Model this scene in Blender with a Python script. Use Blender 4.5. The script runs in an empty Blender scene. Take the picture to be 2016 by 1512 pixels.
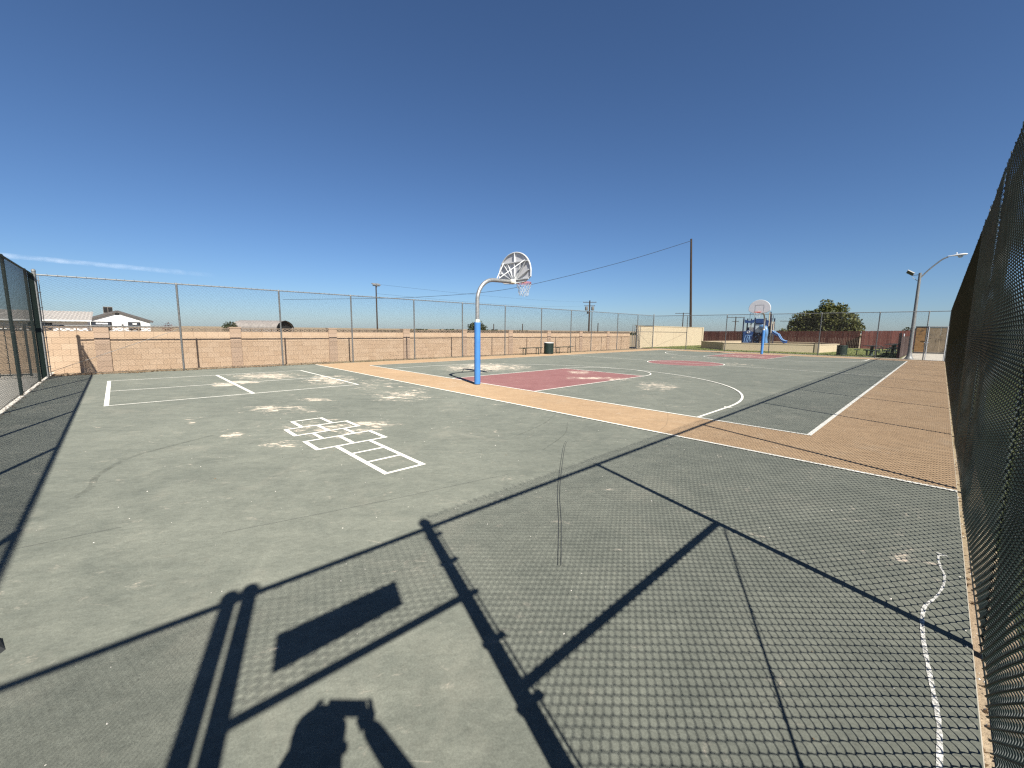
import bpy, bmesh, math, random
from mathutils import Vector, Matrix, noise as mnoise
random.seed(7)
SC = bpy.context.scene
COL = SC.collection

# ---------------------------------------------------------------- camera, sky, sun, exposure
cam = bpy.data.cameras.new('camera')
cam.sensor_width = 36.0
cam.lens = 36.0 * 805.69 / 2016.0
cam.clip_start, cam.clip_end = 0.01, 12000.0
cam_o = bpy.data.objects.new('camera', cam)
COL.objects.link(cam_o)
_r = Vector((0.6920642565, 0.7217374870, 0.0119190871))
_u = Vector((-0.1029144347, 0.0823128452, 0.9912785757))
_f = Vector((-0.7144618142, 0.6872551166, -0.1312429835))
cam_o.matrix_world = Matrix(((_r.x, _u.x, -_f.x, 0.0), (_r.y, _u.y, -_f.y, 0.0), (_r.z, _u.z, -_f.z, 1.6), (0, 0, 0, 1)))
SC.camera = cam_o

SUN = Vector((3.10, -1.02, 3.12)).normalized()      # direction towards the sun
world = bpy.data.worlds.new('World')
SC.world = world
world.use_nodes = True
wn, wl = world.node_tree.nodes, world.node_tree.links
wn.clear()
sky = wn.new('ShaderNodeTexSky')
sky.sky_type = 'NISHITA'
sky.sun_disc = False
sky.sun_elevation = math.asin(SUN.z)
sky.sun_rotation = math.atan2(SUN.x, SUN.y)
sky.altitude = 300.0
sky.air_density = 0.9
sky.dust_density = 0.5
sky.ozone_density = 9.0
bg = wn.new('ShaderNodeBackground')
bg.inputs['Strength'].default_value = 0.050
wo = wn.new('ShaderNodeOutputWorld')
wl.new(sky.outputs[0], bg.inputs['Color'])
wl.new(bg.outputs[0], wo.inputs['Surface'])

sun = bpy.data.lights.new('sun', 'SUN')
sun.energy = 5.0
sun.angle = math.radians(0.5)
sun.color = (1.0, 0.95, 0.87)
sun_o = bpy.data.objects.new('sun', sun)
COL.objects.link(sun_o)
sun_o.rotation_euler = (-SUN).to_track_quat('-Z', 'Y').to_euler()
sun_o.location = (30, -10, 30)

SC.view_settings.view_transform = 'Standard'
SC.view_settings.look = 'None'
SC.view_settings.gamma = 1.0
SC.view_settings.use_curve_mapping = False
SC.view_settings.exposure = 1.08
SC.render.engine = 'CYCLES'
SC.cycles.use_denoising = False
SC.cycles.filter_width = 1.3
SC.cycles.max_bounces = 6
SC.cycles.transparent_max_bounces = 12

# ---------------------------------------------------------------- materials
def srgb(r, g, b):
    f = lambda c: c / 12.92 if c <= 0.04045 else ((c + 0.055) / 1.055) ** 2.4
    return (f(r / 255), f(g / 255), f(b / 255), 1.0)

class NT:
    """small helper round a material's node tree"""
    def __init__(s, name, rough=0.7, metal=0.0, spec=0.3):
        s.m = bpy.data.materials.new(name)
        s.m.use_nodes = True
        s.t = s.m.node_tree
        s.n, s.l = s.t.nodes, s.t.links
        s.b = s.n['Principled BSDF']
        s.b.inputs['Roughness'].default_value = rough
        s.b.inputs['Metallic'].default_value = metal
        s.b.inputs['Specular IOR Level'].default_value = spec
        s.tc = s.n.new('ShaderNodeTexCoord')
    def put(s, inp, v):
        if isinstance(v, (int, float)):
            inp.default_value = v
        elif isinstance(v, (tuple, list)):
            inp.default_value = v
        else:
            s.l.new(v, inp)
    def noise(s, scale, detail=4.0, rough=0.55, vec=None, stretch=None, dist=0.0, out='Fac'):
        nd = s.n.new('ShaderNodeTexNoise')
        nd.inputs['Scale'].default_value = scale
        nd.inputs['Detail'].default_value = detail
        nd.inputs['Roughness'].default_value = rough
        nd.inputs['Distortion'].default_value = dist
        v = vec or s.tc.outputs['Object']
        if stretch:
            mp = s.n.new('ShaderNodeMapping')
            mp.vector_type = 'TEXTURE'
            mp.inputs['Scale'].default_value = [1.0 / q for q in stretch[:3]]
            if len(stretch) > 3:
                mp.inputs['Rotation'].default_value = (0, 0, stretch[3])
            s.l.new(v, mp.inputs[0]); v = mp.outputs[0]
        s.l.new(v, nd.inputs['Vector'])
        return nd.outputs[out]
    def math(s, op, a, b=0.0, c=None, clamp=False):
        nd = s.n.new('ShaderNodeMath'); nd.operation = op; nd.use_clamp = clamp
        s.put(nd.inputs[0], a); s.put(nd.inputs[1], b)
        if c is not None: s.put(nd.inputs[2], c)
        return nd.outputs[0]
    def rng(s, v, a, b, c=0.0, d=1.0, smooth=False):
        nd = s.n.new('ShaderNodeMapRange'); nd.clamp = True
        if smooth: nd.interpolation_type = 'SMOOTHSTEP'
        s.put(nd.inputs[0], v)
        for i, x in enumerate((a, b, c, d)): s.put(nd.inputs[i + 1], x)
        return nd.outputs[0]
    def mix(s, fac, a, b, mode='MIX'):
        nd = s.n.new('ShaderNodeMix'); nd.data_type = 'RGBA'; nd.blend_type = mode
        s.put(nd.inputs['Factor'], fac); s.put(nd.inputs[6], a); s.put(nd.inputs[7], b)
        return nd.outputs[2]
    def scale_col(s, col, fac):
        return s.mix(1.0, col, s.comb(fac), 'MULTIPLY')
    def comb(s, v):
        nd = s.n.new('ShaderNodeCombineColor')
        for i in range(3): s.put(nd.inputs[i], v)
        return nd.outputs[0]
    def color(s, c): s.put(s.b.inputs['Base Color'], c); return s
    def rough(s, c): s.put(s.b.inputs['Roughness'], c); return s
    def bump(s, h, strength=0.3, dist=0.01):
        nd = s.n.new('ShaderNodeBump')
        nd.inputs['Strength'].default_value = strength
        nd.inputs['Distance'].default_value = dist
        s.l.new(h, nd.inputs['Height'])
        s.l.new(nd.outputs[0], s.b.inputs['Normal'])
        return s
    def rnd(s):
        nd = s.n.new('ShaderNodeObjectInfo'); return nd.outputs['Random']
    def isl(s):
        nd = s.n.new('ShaderNodeNewGeometry'); return nd.outputs['Random Per Island']
    def attr(s, name):
        nd = s.n.new('ShaderNodeAttribute'); nd.attribute_name = name; return nd.outputs['Fac']

M = {}
def simple(name, c, rough=0.6, metal=0.0, spec=0.3, var=0.12, scale=8.0, bump=0.0):
    t = NT(name, rough, metal, spec)
    n1 = t.noise(scale, 5.0, 0.6)
    lo = tuple(x * (1 - var) for x in c[:3]) + (1,)
    hi = tuple(min(1, x * (1 + var)) for x in c[:3]) + (1,)
    t.color(t.mix(t.rng(n1, 0.3, 0.7), lo, hi))
    if bump: t.bump(n1, bump, 0.005)
    M[name] = t.m
    return t

CREAM = (0.42, 0.37, 0.30, 1)
def paint_mat(name, lo, hi, wear_amt=1.0, rough=0.85, line=False):
    """weathered acrylic court paint: dusty clouds, brush scuffs, hairline scratches; flakes off where the mesh's 'wear' is high"""
    t = NT(name, rough, 0, 0.2)
    t.b.inputs['Diffuse Roughness'].default_value = 1.0
    big = t.noise(0.30, 5, 0.6)
    mid = t.noise(2.2, 8, 0.70, dist=0.8)
    streak = t.noise(2.6, 9, 0.74, stretch=(0.40, 2.2, 1, 0.81))
    streak2 = t.noise(7.0, 8, 0.74, stretch=(0.45, 2.4, 1, 1.45))
    fine = t.noise(95, 4, 0.75)
    grit = t.noise(330, 2, 0.7)
    f = t.math('ADD', t.math('MULTIPLY', big, 0.26), t.math('MULTIPLY', mid, 0.30))
    f = t.math('ADD', f, t.math('MULTIPLY', streak, 0.26))
    f = t.math('ADD', f, t.math('MULTIPLY', streak2, 0.18))
    c = t.mix(t.rng(f, 0.38, 0.62), lo, hi)
    c = t.scale_col(c, t.rng(t.noise(24, 6, 0.8, dist=0.5, stretch=(0.7, 1.4, 1, 0.9)), 0.3, 0.7, 0.84, 1.16))
    c = t.scale_col(c, t.rng(t.noise(9, 7, 0.8, dist=1.0), 0.3, 0.7, 0.90, 1.10))
    c = t.scale_col(c, t.rng(fine, 0.25, 0.75, 0.76, 1.24))
    c = t.scale_col(c, t.rng(grit, 0.3, 0.7, 0.86, 1.14))
    if not line:
        dust = t.math('MULTIPLY', t.rng(t.noise(0.9, 9, 0.74, dist=0.5), 0.54, 0.74), 0.22)
        c = t.mix(dust, c, (0.27, 0.25, 0.20, 1))
        # pale scratches
        scr = t.noise(3.0, 6, 0.75, stretch=(0.30, 4.0, 1, 0.75))
        scr2 = t.noise(3.0, 6, 0.75, stretch=(0.3, 4.5, 1, 1.6))
        sc = t.math('MAXIMUM', t.rng(scr, 0.66, 0.74), t.rng(scr2, 0.67, 0.75))
        c = t.mix(t.math('MULTIPLY', sc, 0.30), c, CREAM)
        # small dark stains
        spot = t.rng(t.noise(7.0, 2, 0.5), 0.77, 0.80)
        c = t.mix(t.math('MULTIPLY', spot, 0.45), c, (0.05, 0.05, 0.045, 1))
    w = t.attr('wear')
    fl = t.noise(2.4, 12, 0.76, dist=1.2, stretch=(0.85, 1.5, 1, 0.81))
    fl2 = t.noise(9.0, 9, 0.76, dist=0.8, stretch=(0.8, 1.4, 1, 0.95))
    h = t.math('ADD', t.math('MULTIPLY', fl, 0.72), t.math('MULTIPLY', fl2, 0.28))
    h = t.math('ADD', h, t.math('MULTIPLY', w, 0.140 * wear_amt))
    m = t.rng(h, 0.625, 0.640)
    under = t.mix(t.noise(9, 4), (0.31, 0.255, 0.195, 1), (0.43, 0.375, 0.30, 1))
    c = t.mix(m, c, under)
    halo = t.math('MULTIPLY', t.rng(h, 0.57, 0.63), 0.22)
    c = t.mix(halo, c, CREAM)
    t.color(c)
    t.bump(t.math('ADD', t.math('MULTIPLY', fine, 0.5), t.math('MULTIPLY', m, -0.8)), 0.25, 0.004)
    M[name] = t.m
paint_mat('court_green', (0.074, 0.081, 0.068, 1), (0.133, 0.139, 0.114, 1))
paint_mat('court_orange', (0.200, 0.135, 0.078, 1), (0.285, 0.200, 0.120, 1), 0.8)
paint_mat('court_red', (0.130, 0.057, 0.055, 1), (0.180, 0.090, 0.085, 1), 0.95)
paint_mat('line_white', (0.45, 0.44, 0.39, 1), (0.53, 0.52, 0.465, 1), 0.45, 0.8, True)

t = NT('dirt', 0.95, 0, 0.1)
c = t.mix(t.rng(t.noise(0.6, 7, 0.65), 0.35, 0.65), (0.21, 0.155, 0.10, 1), (0.34, 0.265, 0.185, 1))
c = t.mix(t.math('MULTIPLY', t.rng(t.noise(0.15, 5, 0.6), 0.45, 0.65), 0.6), c, (0.17, 0.16, 0.075, 1))
c = t.scale_col(c, t.rng(t.noise(40, 4, 0.7), 0.25, 0.75, 0.75, 1.2))
t.color(c).bump(t.noise(18, 6, 0.7), 0.6, 0.03); M['dirt'] = t.m

t = NT('lawn', 0.95, 0, 0.1)
c = t.mix(t.rng(t.noise(0.7, 6, 0.65), 0.35, 0.65), (0.10, 0.13, 0.040, 1), (0.19, 0.20, 0.078, 1))
c = t.mix(t.math('MULTIPLY', t.rng(t.noise(0.35, 5, 0.6), 0.5, 0.7), 0.55), c, (0.22, 0.19, 0.09, 1))
c = t.scale_col(c, t.rng(t.noise(22, 5, 0.75), 0.25, 0.75, 0.6, 1.3))
t.color(c).bump(t.noise(30, 5, 0.7), 0.9, 0.04); M['lawn'] = t.m

simple('concrete_pale', (0.50, 0.47, 0.41), 0.9, var=0.08, scale=3)
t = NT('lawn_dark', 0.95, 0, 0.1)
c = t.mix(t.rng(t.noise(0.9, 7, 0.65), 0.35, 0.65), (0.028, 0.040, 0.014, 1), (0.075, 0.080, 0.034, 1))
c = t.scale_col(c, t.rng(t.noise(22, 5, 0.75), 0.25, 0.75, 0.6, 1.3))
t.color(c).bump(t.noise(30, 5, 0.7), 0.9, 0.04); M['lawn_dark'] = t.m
t = NT('concrete', 0.9, 0, 0.2)
c = t.mix(t.rng(t.noise(1.2, 7, 0.6), 0.35, 0.65), (0.30, 0.275, 0.225, 1), (0.40, 0.37, 0.31, 1))
c = t.scale_col(c, t.rng(t.noise(60, 4, 0.7), 0.25, 0.75, 0.88, 1.1))
t.color(c).bump(t.noise(50, 4), 0.3, 0.004); M['concrete'] = t.m

def block_mat(name, lo, hi, island):
    t = NT(name, 0.92, 0, 0.15)
    r = t.isl() if island else t.rnd()
    c = t.mix(r, lo, hi)
    c = t.mix(t.math('MULTIPLY', t.rng(t.noise(1.1, 6, 0.7), 0.5, 0.72), 0.18), c, (0.30, 0.19, 0.13, 1))
    c = t.scale_col(c, t.rng(t.noise(26, 5, 0.7), 0.25, 0.75, 0.92, 1.08))
    t.color(c).bump(t.noise(35, 5, 0.7), 0.5, 0.008)
    M[name] = t.m
block_mat('block_tan', (0.370, 0.268, 0.180, 1), (0.412, 0.308, 0.214, 1), False)
block_mat('block_tan_joined', (0.370, 0.268, 0.180, 1), (0.412, 0.308, 0.214, 1), True)
block_mat('block_pink', (0.305, 0.222, 0.158, 1), (0.345, 0.255, 0.186, 1), True)
block_mat('stucco_tan', (0.38, 0.32, 0.22, 1), (0.42, 0.35, 0.245, 1), False)
simple('mortar', (0.26, 0.19, 0.13), 0.95, var=0.15, scale=20)
simple('breeze_tan', (0.20, 0.155, 0.115), 0.95, var=0.15, scale=20)

def metal_mat(name, c, rough, metal, var=0.2, rust=0.0):
    t = NT(name, rough, metal, 0.4)
    n1 = t.noise(14, 5, 0.65)
    k = t.mix(t.rng(n1, 0.3, 0.7), tuple(x * (1 - var) for x in c) + (1,), tuple(x * (1 + var) for x in c) + (1,))
    if rust: k = t.mix(t.math('MULTIPLY', t.rng(t.noise(9, 6, 0.7), 0.58, 0.7), rust), k, (0.16, 0.07, 0.03, 1))
    t.color(k).rough(t.rng(n1, 0.3, 0.7, rough - 0.08, rough + 0.12)); M[name] = t.m
metal_mat('galvanised', (0.17, 0.175, 0.17), 0.55, 0.35, 0.25, 0.25)
metal_mat('wire_grey', (0.055, 0.055, 0.052), 0.6, 0.1, 0.25, 0.2)
metal_mat('galvanised_pole', (0.33, 0.33, 0.315), 0.42, 0.6, 0.15, 0.15)
metal_mat('vinyl_green', (0.006, 0.013, 0.010), 0.5, 0.0, 0.25)
metal_mat('dark_iron', (0.03, 0.028, 0.027), 0.5, 0.2, 0.3, 0.2)
metal_mat('brown_steel', (0.055, 0.032, 0.027), 0.5, 0.0, 0.2)
metal_mat('bench_green', (0.013, 0.026, 0.020), 0.5, 0.0, 0.25)
metal_mat('white_metal', (0.52, 0.53, 0.53), 0.45, 0.1, 0.06, 0.12)
metal_mat('rim_red', (0.40, 0.11, 0.09), 0.5, 0.0, 0.2, 0.3)
simple('board_paint', (0.50, 0.50, 0.51), 0.5, var=0.05)
simple('net_cord', (0.42, 0.42, 0.41), 0.9, var=0.1, scale=60)
t = simple('pad_blue', (0.055, 0.185, 0.44), 0.5, spec=0.35, var=0.10, scale=6)
simple('cream_label', (0.72, 0.68, 0.55), 0.7, var=0.08)
simple('dark_print', (0.06, 0.06, 0.06), 0.7)
simple('play_blue', (0.018, 0.055, 0.17), 0.4, spec=0.5, var=0.1)
simple('play_tube', (0.09, 0.19, 0.34), 0.4, spec=0.5, var=0.1)
simple('play_light_blue', (0.20, 0.36, 0.58), 0.4, spec=0.5, var=0.1)
simple('play_slide', (0.03, 0.09, 0.27), 0.35, spec=0.5, var=0.1)
simple('play_navy', (0.012, 0.018, 0.045), 0.45, var=0.2)
simple('play_tan', (0.42, 0.36, 0.27), 0.6, var=0.1)
simple('play_clear', (0.42, 0.50, 0.55), 0.25, var=0.05)
t = NT('wood_red', 0.9, 0, 0.15)
c = t.mix(t.isl(), (0.060, 0.021, 0.018, 1), (0.100, 0.038, 0.031, 1))
c = t.scale_col(c, t.rng(t.noise(6, 5, 0.7, stretch=(1, 1, 0.1)), 0.25, 0.75, 0.75, 1.2))
t.color(c); M['wood_red'] = t.m
t = NT('wood_pole', 0.9, 0, 0.1)
c = t.mix(t.rng(t.noise(4, 6, 0.7, stretch=(6, 6, 0.25)), 0.3, 0.7), (0.028, 0.020, 0.015, 1), (0.062, 0.045, 0.034, 1))
t.color(c); M['wood_pole'] = t.m
def ply(name, lo, hi, st):
    t = NT(name, 0.9, 0, 0.15)
    c = t.mix(t.rng(t.noise(3, 7, 0.7, stretch=st), 0.3, 0.7), lo, hi)
    c = t.mix(t.math('MULTIPLY', t.rng(t.noise(2.2, 6, 0.7), 0.52, 0.64), 0.8), c, (0.05, 0.042, 0.035, 1))
    t.color(c); M[name] = t.m
ply('ply_brown', (0.14, 0.075, 0.03, 1), (0.34, 0.20, 0.09, 1), (0.5, 1, 4))
ply('ply_grey', (0.15, 0.115, 0.075, 1), (0.26, 0.205, 0.14, 1), (2, 1, 1.5))
simple('house_white', (0.66, 0.66, 0.64), 0.8, var=0.04)
simple('roof_grey', (0.085, 0.080, 0.078), 0.9, var=0.2, scale=3)
simple('roof_sheet', (0.36, 0.33, 0.29), 0.6, var=0.12, scale=1.5)
simple('dark_gap', (0.012, 0.012, 0.012), 0.9)
simple('glass_dark', (0.03, 0.035, 0.045), 0.1, spec=0.6)
simple('cooler_beige', (0.16, 0.14, 0.12), 0.7)
simple('barn_skin', (0.22, 0.20, 0.18), 0.6, var=0.15, scale=0.6)
simple('bark', (0.07, 0.05, 0.035), 0.95, var=0.3, scale=12)
def leaf_mat(name, lo, hi):
    t = NT(name, 0.6, 0, 0.25)
    c = t.mix(t.isl(), lo, hi)
    t.color(c)
    tr = t.n.new('ShaderNodeBsdfTranslucent')
    t.put(tr.inputs['Color'], c)
    ms = t.n.new('ShaderNodeMixShader'); ms.inputs[0].default_value = 0.25
    t.l.new(t.b.outputs[0], ms.inputs[1]); t.l.new(tr.outputs[0], ms.inputs[2])
    t.l.new(ms.outputs[0], t.n['Material Output'].inputs['Surface'])
    M[name] = t.m
leaf_mat('leaf_olive', (0.028, 0.040, 0.010, 1), (0.15, 0.15, 0.050, 1))
leaf_mat('leaf_dark', (0.016, 0.026, 0.010, 1), (0.06, 0.07, 0.025, 1))
leaf_mat('leaf_red', (0.08, 0.02, 0.02, 1), (0.14, 0.04, 0.03, 1))
leaf_mat('grass_blade', (0.08, 0.12, 0.03, 1), (0.22, 0.23, 0.09, 1))
leaf_mat('dry_leaf', (0.05, 0.03, 0.018, 1), (0.20, 0.13, 0.07, 1))
simple('skin_tone', (0.45, 0.27, 0.19), 0.55, var=0.06)
simple('shirt_grey', (0.10, 0.11, 0.13), 0.9, var=0.1)
simple('trouser_navy', (0.03, 0.035, 0.05), 0.9, var=0.1)
simple('hair_brown', (0.03, 0.02, 0.014), 0.7)
simple('phone_black', (0.015, 0.015, 0.017), 0.3)
simple('skid_rubber', (0.075, 0.080, 0.072), 0.8, var=0.2)
def thin_mat(name, c, lo, hi, amt, scale):
    """a thin broken film: chalk dust or rubber scuff over the paint below"""
    t = NT(name, 0.95, 0, 0.1)
    t.color(c)
    tp = t.n.new('ShaderNodeBsdfTransparent'); ms = t.n.new('ShaderNodeMixShader')
    t.put(ms.inputs[0], t.math('MULTIPLY', t.rng(t.noise(scale, 6, 0.75), lo, hi), amt))
    t.l.new(tp.outputs[0], ms.inputs[1]); t.l.new(t.b.outputs[0], ms.inputs[2])
    t.l.new(ms.outputs[0], t.n['Material Output'].inputs['Surface']); M[name] = t.m
thin_mat('chalk', (0.55, 0.54, 0.50, 1), 0.36, 0.56, 0.95, 90)
thin_mat('scuff', (0.045, 0.050, 0.045, 1), 0.38, 0.72, 0.34, 9)
simple('sign_white', (0.62, 0.62, 0.60), 0.5, var=0.04)
simple('stone_dark', (0.035, 0.037, 0.036), 0.8, var=0.3, scale=30)
simple('pebble', (0.55, 0.52, 0.46), 0.9, var=0.2, scale=30)
simple('wire_black', (0.02, 0.02, 0.022), 0.6)
simple('bag_pale', (0.55, 0.55, 0.52), 0.6)
t = NT('contrail', 1.0, 0, 0.0)
d = t.n.new('ShaderNodeBsdfDiffuse'); d.inputs['Color'].default_value = (0.9, 0.9, 0.9, 1)
tp = t.n.new('ShaderNodeBsdfTransparent')
f = t.rng(t.noise(0.010, 5, 0.6), 0.35, 0.75, 0.03, 0.16)
f = t.math('MULTIPLY', f, t.attr('soft'))
ms = t.n.new('ShaderNodeMixShader')
t.l.new(f, ms.inputs[0]); t.l.new(tp.outputs[0], ms.inputs[1]); t.l.new(d.outputs[0], ms.inputs[2])
t.l.new(ms.outputs[0], t.n['Material Output'].inputs['Surface']); M['contrail'] = t.m

# ---------------------------------------------------------------- mesh helpers
class MB:
    def __init__(s): s.v, s.f = [], []
    def add(s, vs, fs):
        b = len(s.v); s.v.extend([tuple(x) for x in vs]); s.f.extend([tuple(i + b for i in q) for q in fs]); return s
    def box(s, a, b):
        (x0, y0, z0), (x1, y1, z1) = a, b
        return s.add([(x0, y0, z0), (x1, y0, z0), (x1, y1, z0), (x0, y1, z0), (x0, y0, z1), (x1, y0, z1), (x1, y1, z1), (x0, y1, z1)],
                     [(0, 3, 2, 1), (4, 5, 6, 7), (0, 1, 5, 4), (1, 2, 6, 5), (2, 3, 7, 6), (3, 0, 4, 7)])
    def cbox(s, c, d):
        return s.box([c[i] - d[i] / 2 for i in range(3)], [c[i] + d[i] / 2 for i in range(3)])
    def bar(s, p0, p1, w, h, up=(0, 0, 1)):
        p0, p1 = Vector(p0), Vector(p1); d = (p1 - p0).normalized(); up = Vector(up)
        if abs(d.dot(up)) > 0.98: up = Vector((0, 1, 0))
        a = d.cross(up).normalized(); b = a.cross(d).normalized()
        q = []
        for p in (p0, p1):
            for i, j in ((-1, -1), (1, -1), (1, 1), (-1, 1)): q.append(p + a * (i * w / 2) + b * (j * h / 2))
        return s.add(q, [(0, 3, 2, 1), (4, 5, 6, 7), (0, 1, 5, 4), (1, 2, 6, 5), (2, 3, 7, 6), (3, 0, 4, 7)])
    def tube(s, pts, r, n=8, closed=False):
        pts = [Vector(p) for p in pts]; m = len(pts)
        rs = r if isinstance(r, (list, tuple)) else [r] * m
        vs, prev = [], None
        for i, p in enumerate(pts):
            if closed: d = pts[(i + 1) % m] - pts[i - 1]
            else: d = pts[min(i + 1, m - 1)] - pts[max(i - 1, 0)]
            d.normalize()
            if prev is None:
                up = Vector((0, 0, 1)) if abs(d.z) < 0.95 else Vector((1, 0, 0))
                a = d.cross(up).normalized()
            else:
                a = (prev - d * prev.dot(d)).normalized()
            prev = a; b = d.cross(a)
            for k in range(n):
                t = 2 * math.pi * k / n
                vs.append(p + (a * math.cos(t) + b * math.sin(t)) * rs[i])
        fs = []
        for i in range(m if closed else m - 1):
            j = (i + 1) % m
            for k in range(n):
                l = (k + 1) % n
                fs.append((i * n + k, i * n + l, j * n + l, j * n + k))
        if not closed:
            fs.append(tuple(reversed(range(n)))); fs.append(tuple((m - 1) * n + k for k in range(n)))
        return s.add(vs, fs)
    def lathe(s, prof, n=16, c=(0, 0, 0)):
        vs, fs = [], []
        for r, z in prof:
            for k in range(n):
                t = 2 * math.pi * k / n
                vs.append((c[0] + r * math.cos(t), c[1] + r * math.sin(t), c[2] + z))
        m = len(prof)
        for i in range(m - 1):
            for k in range(n):
                l = (k + 1) % n
                fs.append((i * n + k, i * n + l, (i + 1) * n + l, (i + 1) * n + k))
        fs.append(tuple(reversed(range(n)))); fs.append(tuple((m - 1) * n + k for k in range(n)))
        return s.add(vs, fs)
    def prism(s, pts, o, ax, ay, az, th):
        """outline pts (2-D) in the plane o + x*ax + y*ay, thickened by th along az"""
        o, ax, ay, az = Vector(o), Vector(ax), Vector(ay), Vector(az); n = len(pts)
        vs = [o + ax * x + ay * y for x, y in pts] + [o + ax * x + ay * y + az * th for x, y in pts]
        fs = [tuple(reversed(range(n))), tuple(range(n, 2 * n))] + [(i, (i + 1) % n, n + (i + 1) % n, n + i) for i in range(n)]
        return s.add(vs, fs)
    def ball(s, c, r, n=10, sc=(1, 1, 1)):
        prof = [(max(1e-4, math.sin(math.pi * i / 6)) * r, -math.cos(math.pi * i / 6) * r) for i in range(7)]
        b = MB().lathe(prof, n)
        return s.add([(c[0] + x * sc[0], c[1] + y * sc[1], c[2] + z * sc[2]) for x, y, z in b.v], b.f)
    def mesh(s, name, mat, smooth=False):
        me = bpy.data.meshes.new(name)
        me.from_pydata(s.v, [], s.f)
        bm = bmesh.new(); bm.from_mesh(me); bmesh.ops.recalc_face_normals(bm, faces=bm.faces); bm.to_mesh(me); bm.free()
        if smooth:
            me.polygons.foreach_set('use_smooth', [True] * len(me.polygons))
            try: me.set_sharp_from_angle(angle=math.radians(40))
            except Exception: pass
        me.materials.append(M[mat]); me.update()
        return me
    def build(s, name, mat, parent=None, smooth=False, local=False):
        if parent is not None and not local:
            o = parent.matrix_basis.translation
            par = parent
            off = Vector((0, 0, 0))
            while par is not None: off += par.location; par = par.parent
            s.v = [(x - off.x, y - off.y, z - off.z) for x, y, z in s.v]
        return link(name, s.mesh(name, mat, smooth), parent)

def link(name, data, parent=None, loc=None):
    o = bpy.data.objects.new(name, data); COL.objects.link(o)
    if parent is not None: o.parent = parent
    if loc is not None: o.location = loc
    return o
def tag(o, label=None, cat=None, group=None, kind=None):
    if label: o['label'] = label
    if cat: o['category'] = cat
    if group: o['group'] = group
    if kind: o['kind'] = kind
    return o
def thing(name, loc, label, cat, group=None, rz=0.0):
    o = bpy.data.objects.new(name, None); COL.objects.link(o)
    o.empty_display_size = 0.2
    o.location = loc; o.rotation_euler = (0, 0, rz)
    return tag(o, label, cat, group)
def copy_tree(o, parent=None):
    c = o.copy(); COL.objects.link(c); c.parent = parent
    for ch in [x for x in bpy.data.objects if x.parent is o]: copy_tree(ch, c)
    return c
def arc(c, r, a0, a1, n):
    return [(c[0] + r * math.cos(a0 + (a1 - a0) * i / n), c[1] + r * math.sin(a0 + (a1 - a0) * i / n)) for i in range(n + 1)]
def bez(p, n=12):
    out = []
    p = [Vector(q) for q in p]
    for i in range(n + 1):
        t = i / n; a = list(p)
        while len(a) > 1: a = [a[k].lerp(a[k + 1], t) for k in range(len(a) - 1)]
        out.append(a[0])
    return out
def smooth_path(pts, sub=6):
    pts = [Vector(p) for p in pts]; out = []
    for i in range(len(pts) - 1):
        p0, p1, p2, p3 = pts[max(i - 1, 0)], pts[i], pts[i + 1], pts[min(i + 2, len(pts) - 1)]
        for k in range(sub):
            t = k / sub
            out.append(0.5 * ((2 * p1) + (p2 - p0) * t + (2 * p0 - 5 * p1 + 4 * p2 - p3) * t * t + (3 * p1 - p0 - 3 * p2 + p3) * t ** 3))
    out.append(pts[-1]); return out

# ---------------------------------------------------------------- ground and court
WEAR = [  # centre, two half-axes, amount : where the paint has flaked off
 ((-15.25, 3.45), (.63, .82), (.9, -.21), .95), ((-12.92, 4.64), (.42, .54), (1.05, -.38), .9), ((-8.83, 2.18), (.4, .48), (.42, -.11), .75),
 ((-8.81, 4.73), (.40, .50), (.6, -.3), .85), ((-6.75, 2.25), (.40, .42), (.62, -.2), .76), ((-6.43, 3.0), (.24, .30), (.34, -.15), .88),
 ((-7.09, 1.16), (.09, .11), (.17, -.05), 1.2), ((-6.16, 1.52), (.15, .18), (.2, -.06), .95), ((-8.68, .83), (.07, .10), (.28, -.03), .95),
 ((-13.36, 11.3), (.95, 1.3), (1.25, -1.1), 1.0), ((-9.57, 12.8), (.25, .32), (.45, -.6), .9), ((-8.06, 11.5), (.55, .69), (.22, -.3), .95),
 ((-5.72, 11.39), (.38, .46), (.45, -.85), .8), ((-9.61, 3.1), (.22, .26), (.25, -.09), .85), ((-.05, 4.0), (.16, .2), (.1, -.3), .46),
 ((-9.25, 5.47), (.2, .23), (.5, -.3), .75), ((-7.29, 12.0), (.19, .25), (.22, -.37), 1.0), ((-13.94, 2.56), (.2, .3), (.4, -.09), 1.25),
 ((-13.67, 2.0), (.16, .22), (.4, -.07), 1.25), ((-9.6, 7.2), (.5, .5), (.5, -.5), .45), ((-7.09, 22.67), (.5, .7), (.4, -1.04), .6), ((-9.1, 31.0), (1.5, .5), (.4, -1.5), .7),
 ((-11.2, 5.3), (.9, .9), (1.0, -.7), .5), ((-10.5, 26.0), (2.0, .5), (.3, -1.2), .4)]
_W = []
for (cx, cy), (ax, ay), (bx, by), k in WEAR:
    det = ax * by - bx * ay
    _W.append((cx, cy, by / det, -bx / det, -ay / det, ax / det, k))
def wear_at(x, y):
    w = 0.0
    for cx, cy, a, b, c, d, k in _W:
        dx, dy = x - cx, y - cy
        if dx * dx + dy * dy > 9: continue
        q = (a * dx + b * dy) ** 2 + (c * dx + d * dy) ** 2
        if q < 2.2: w = max(w, k * (1 - q / 2.2) ** 0.8)
    return w
def wear_attr(me):
    a = me.attributes.new('wear', 'FLOAT', 'POINT')
    a.data.foreach_set('value', [wear_at(v.co.x, v.co.y) for v in me.vertices])
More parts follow.
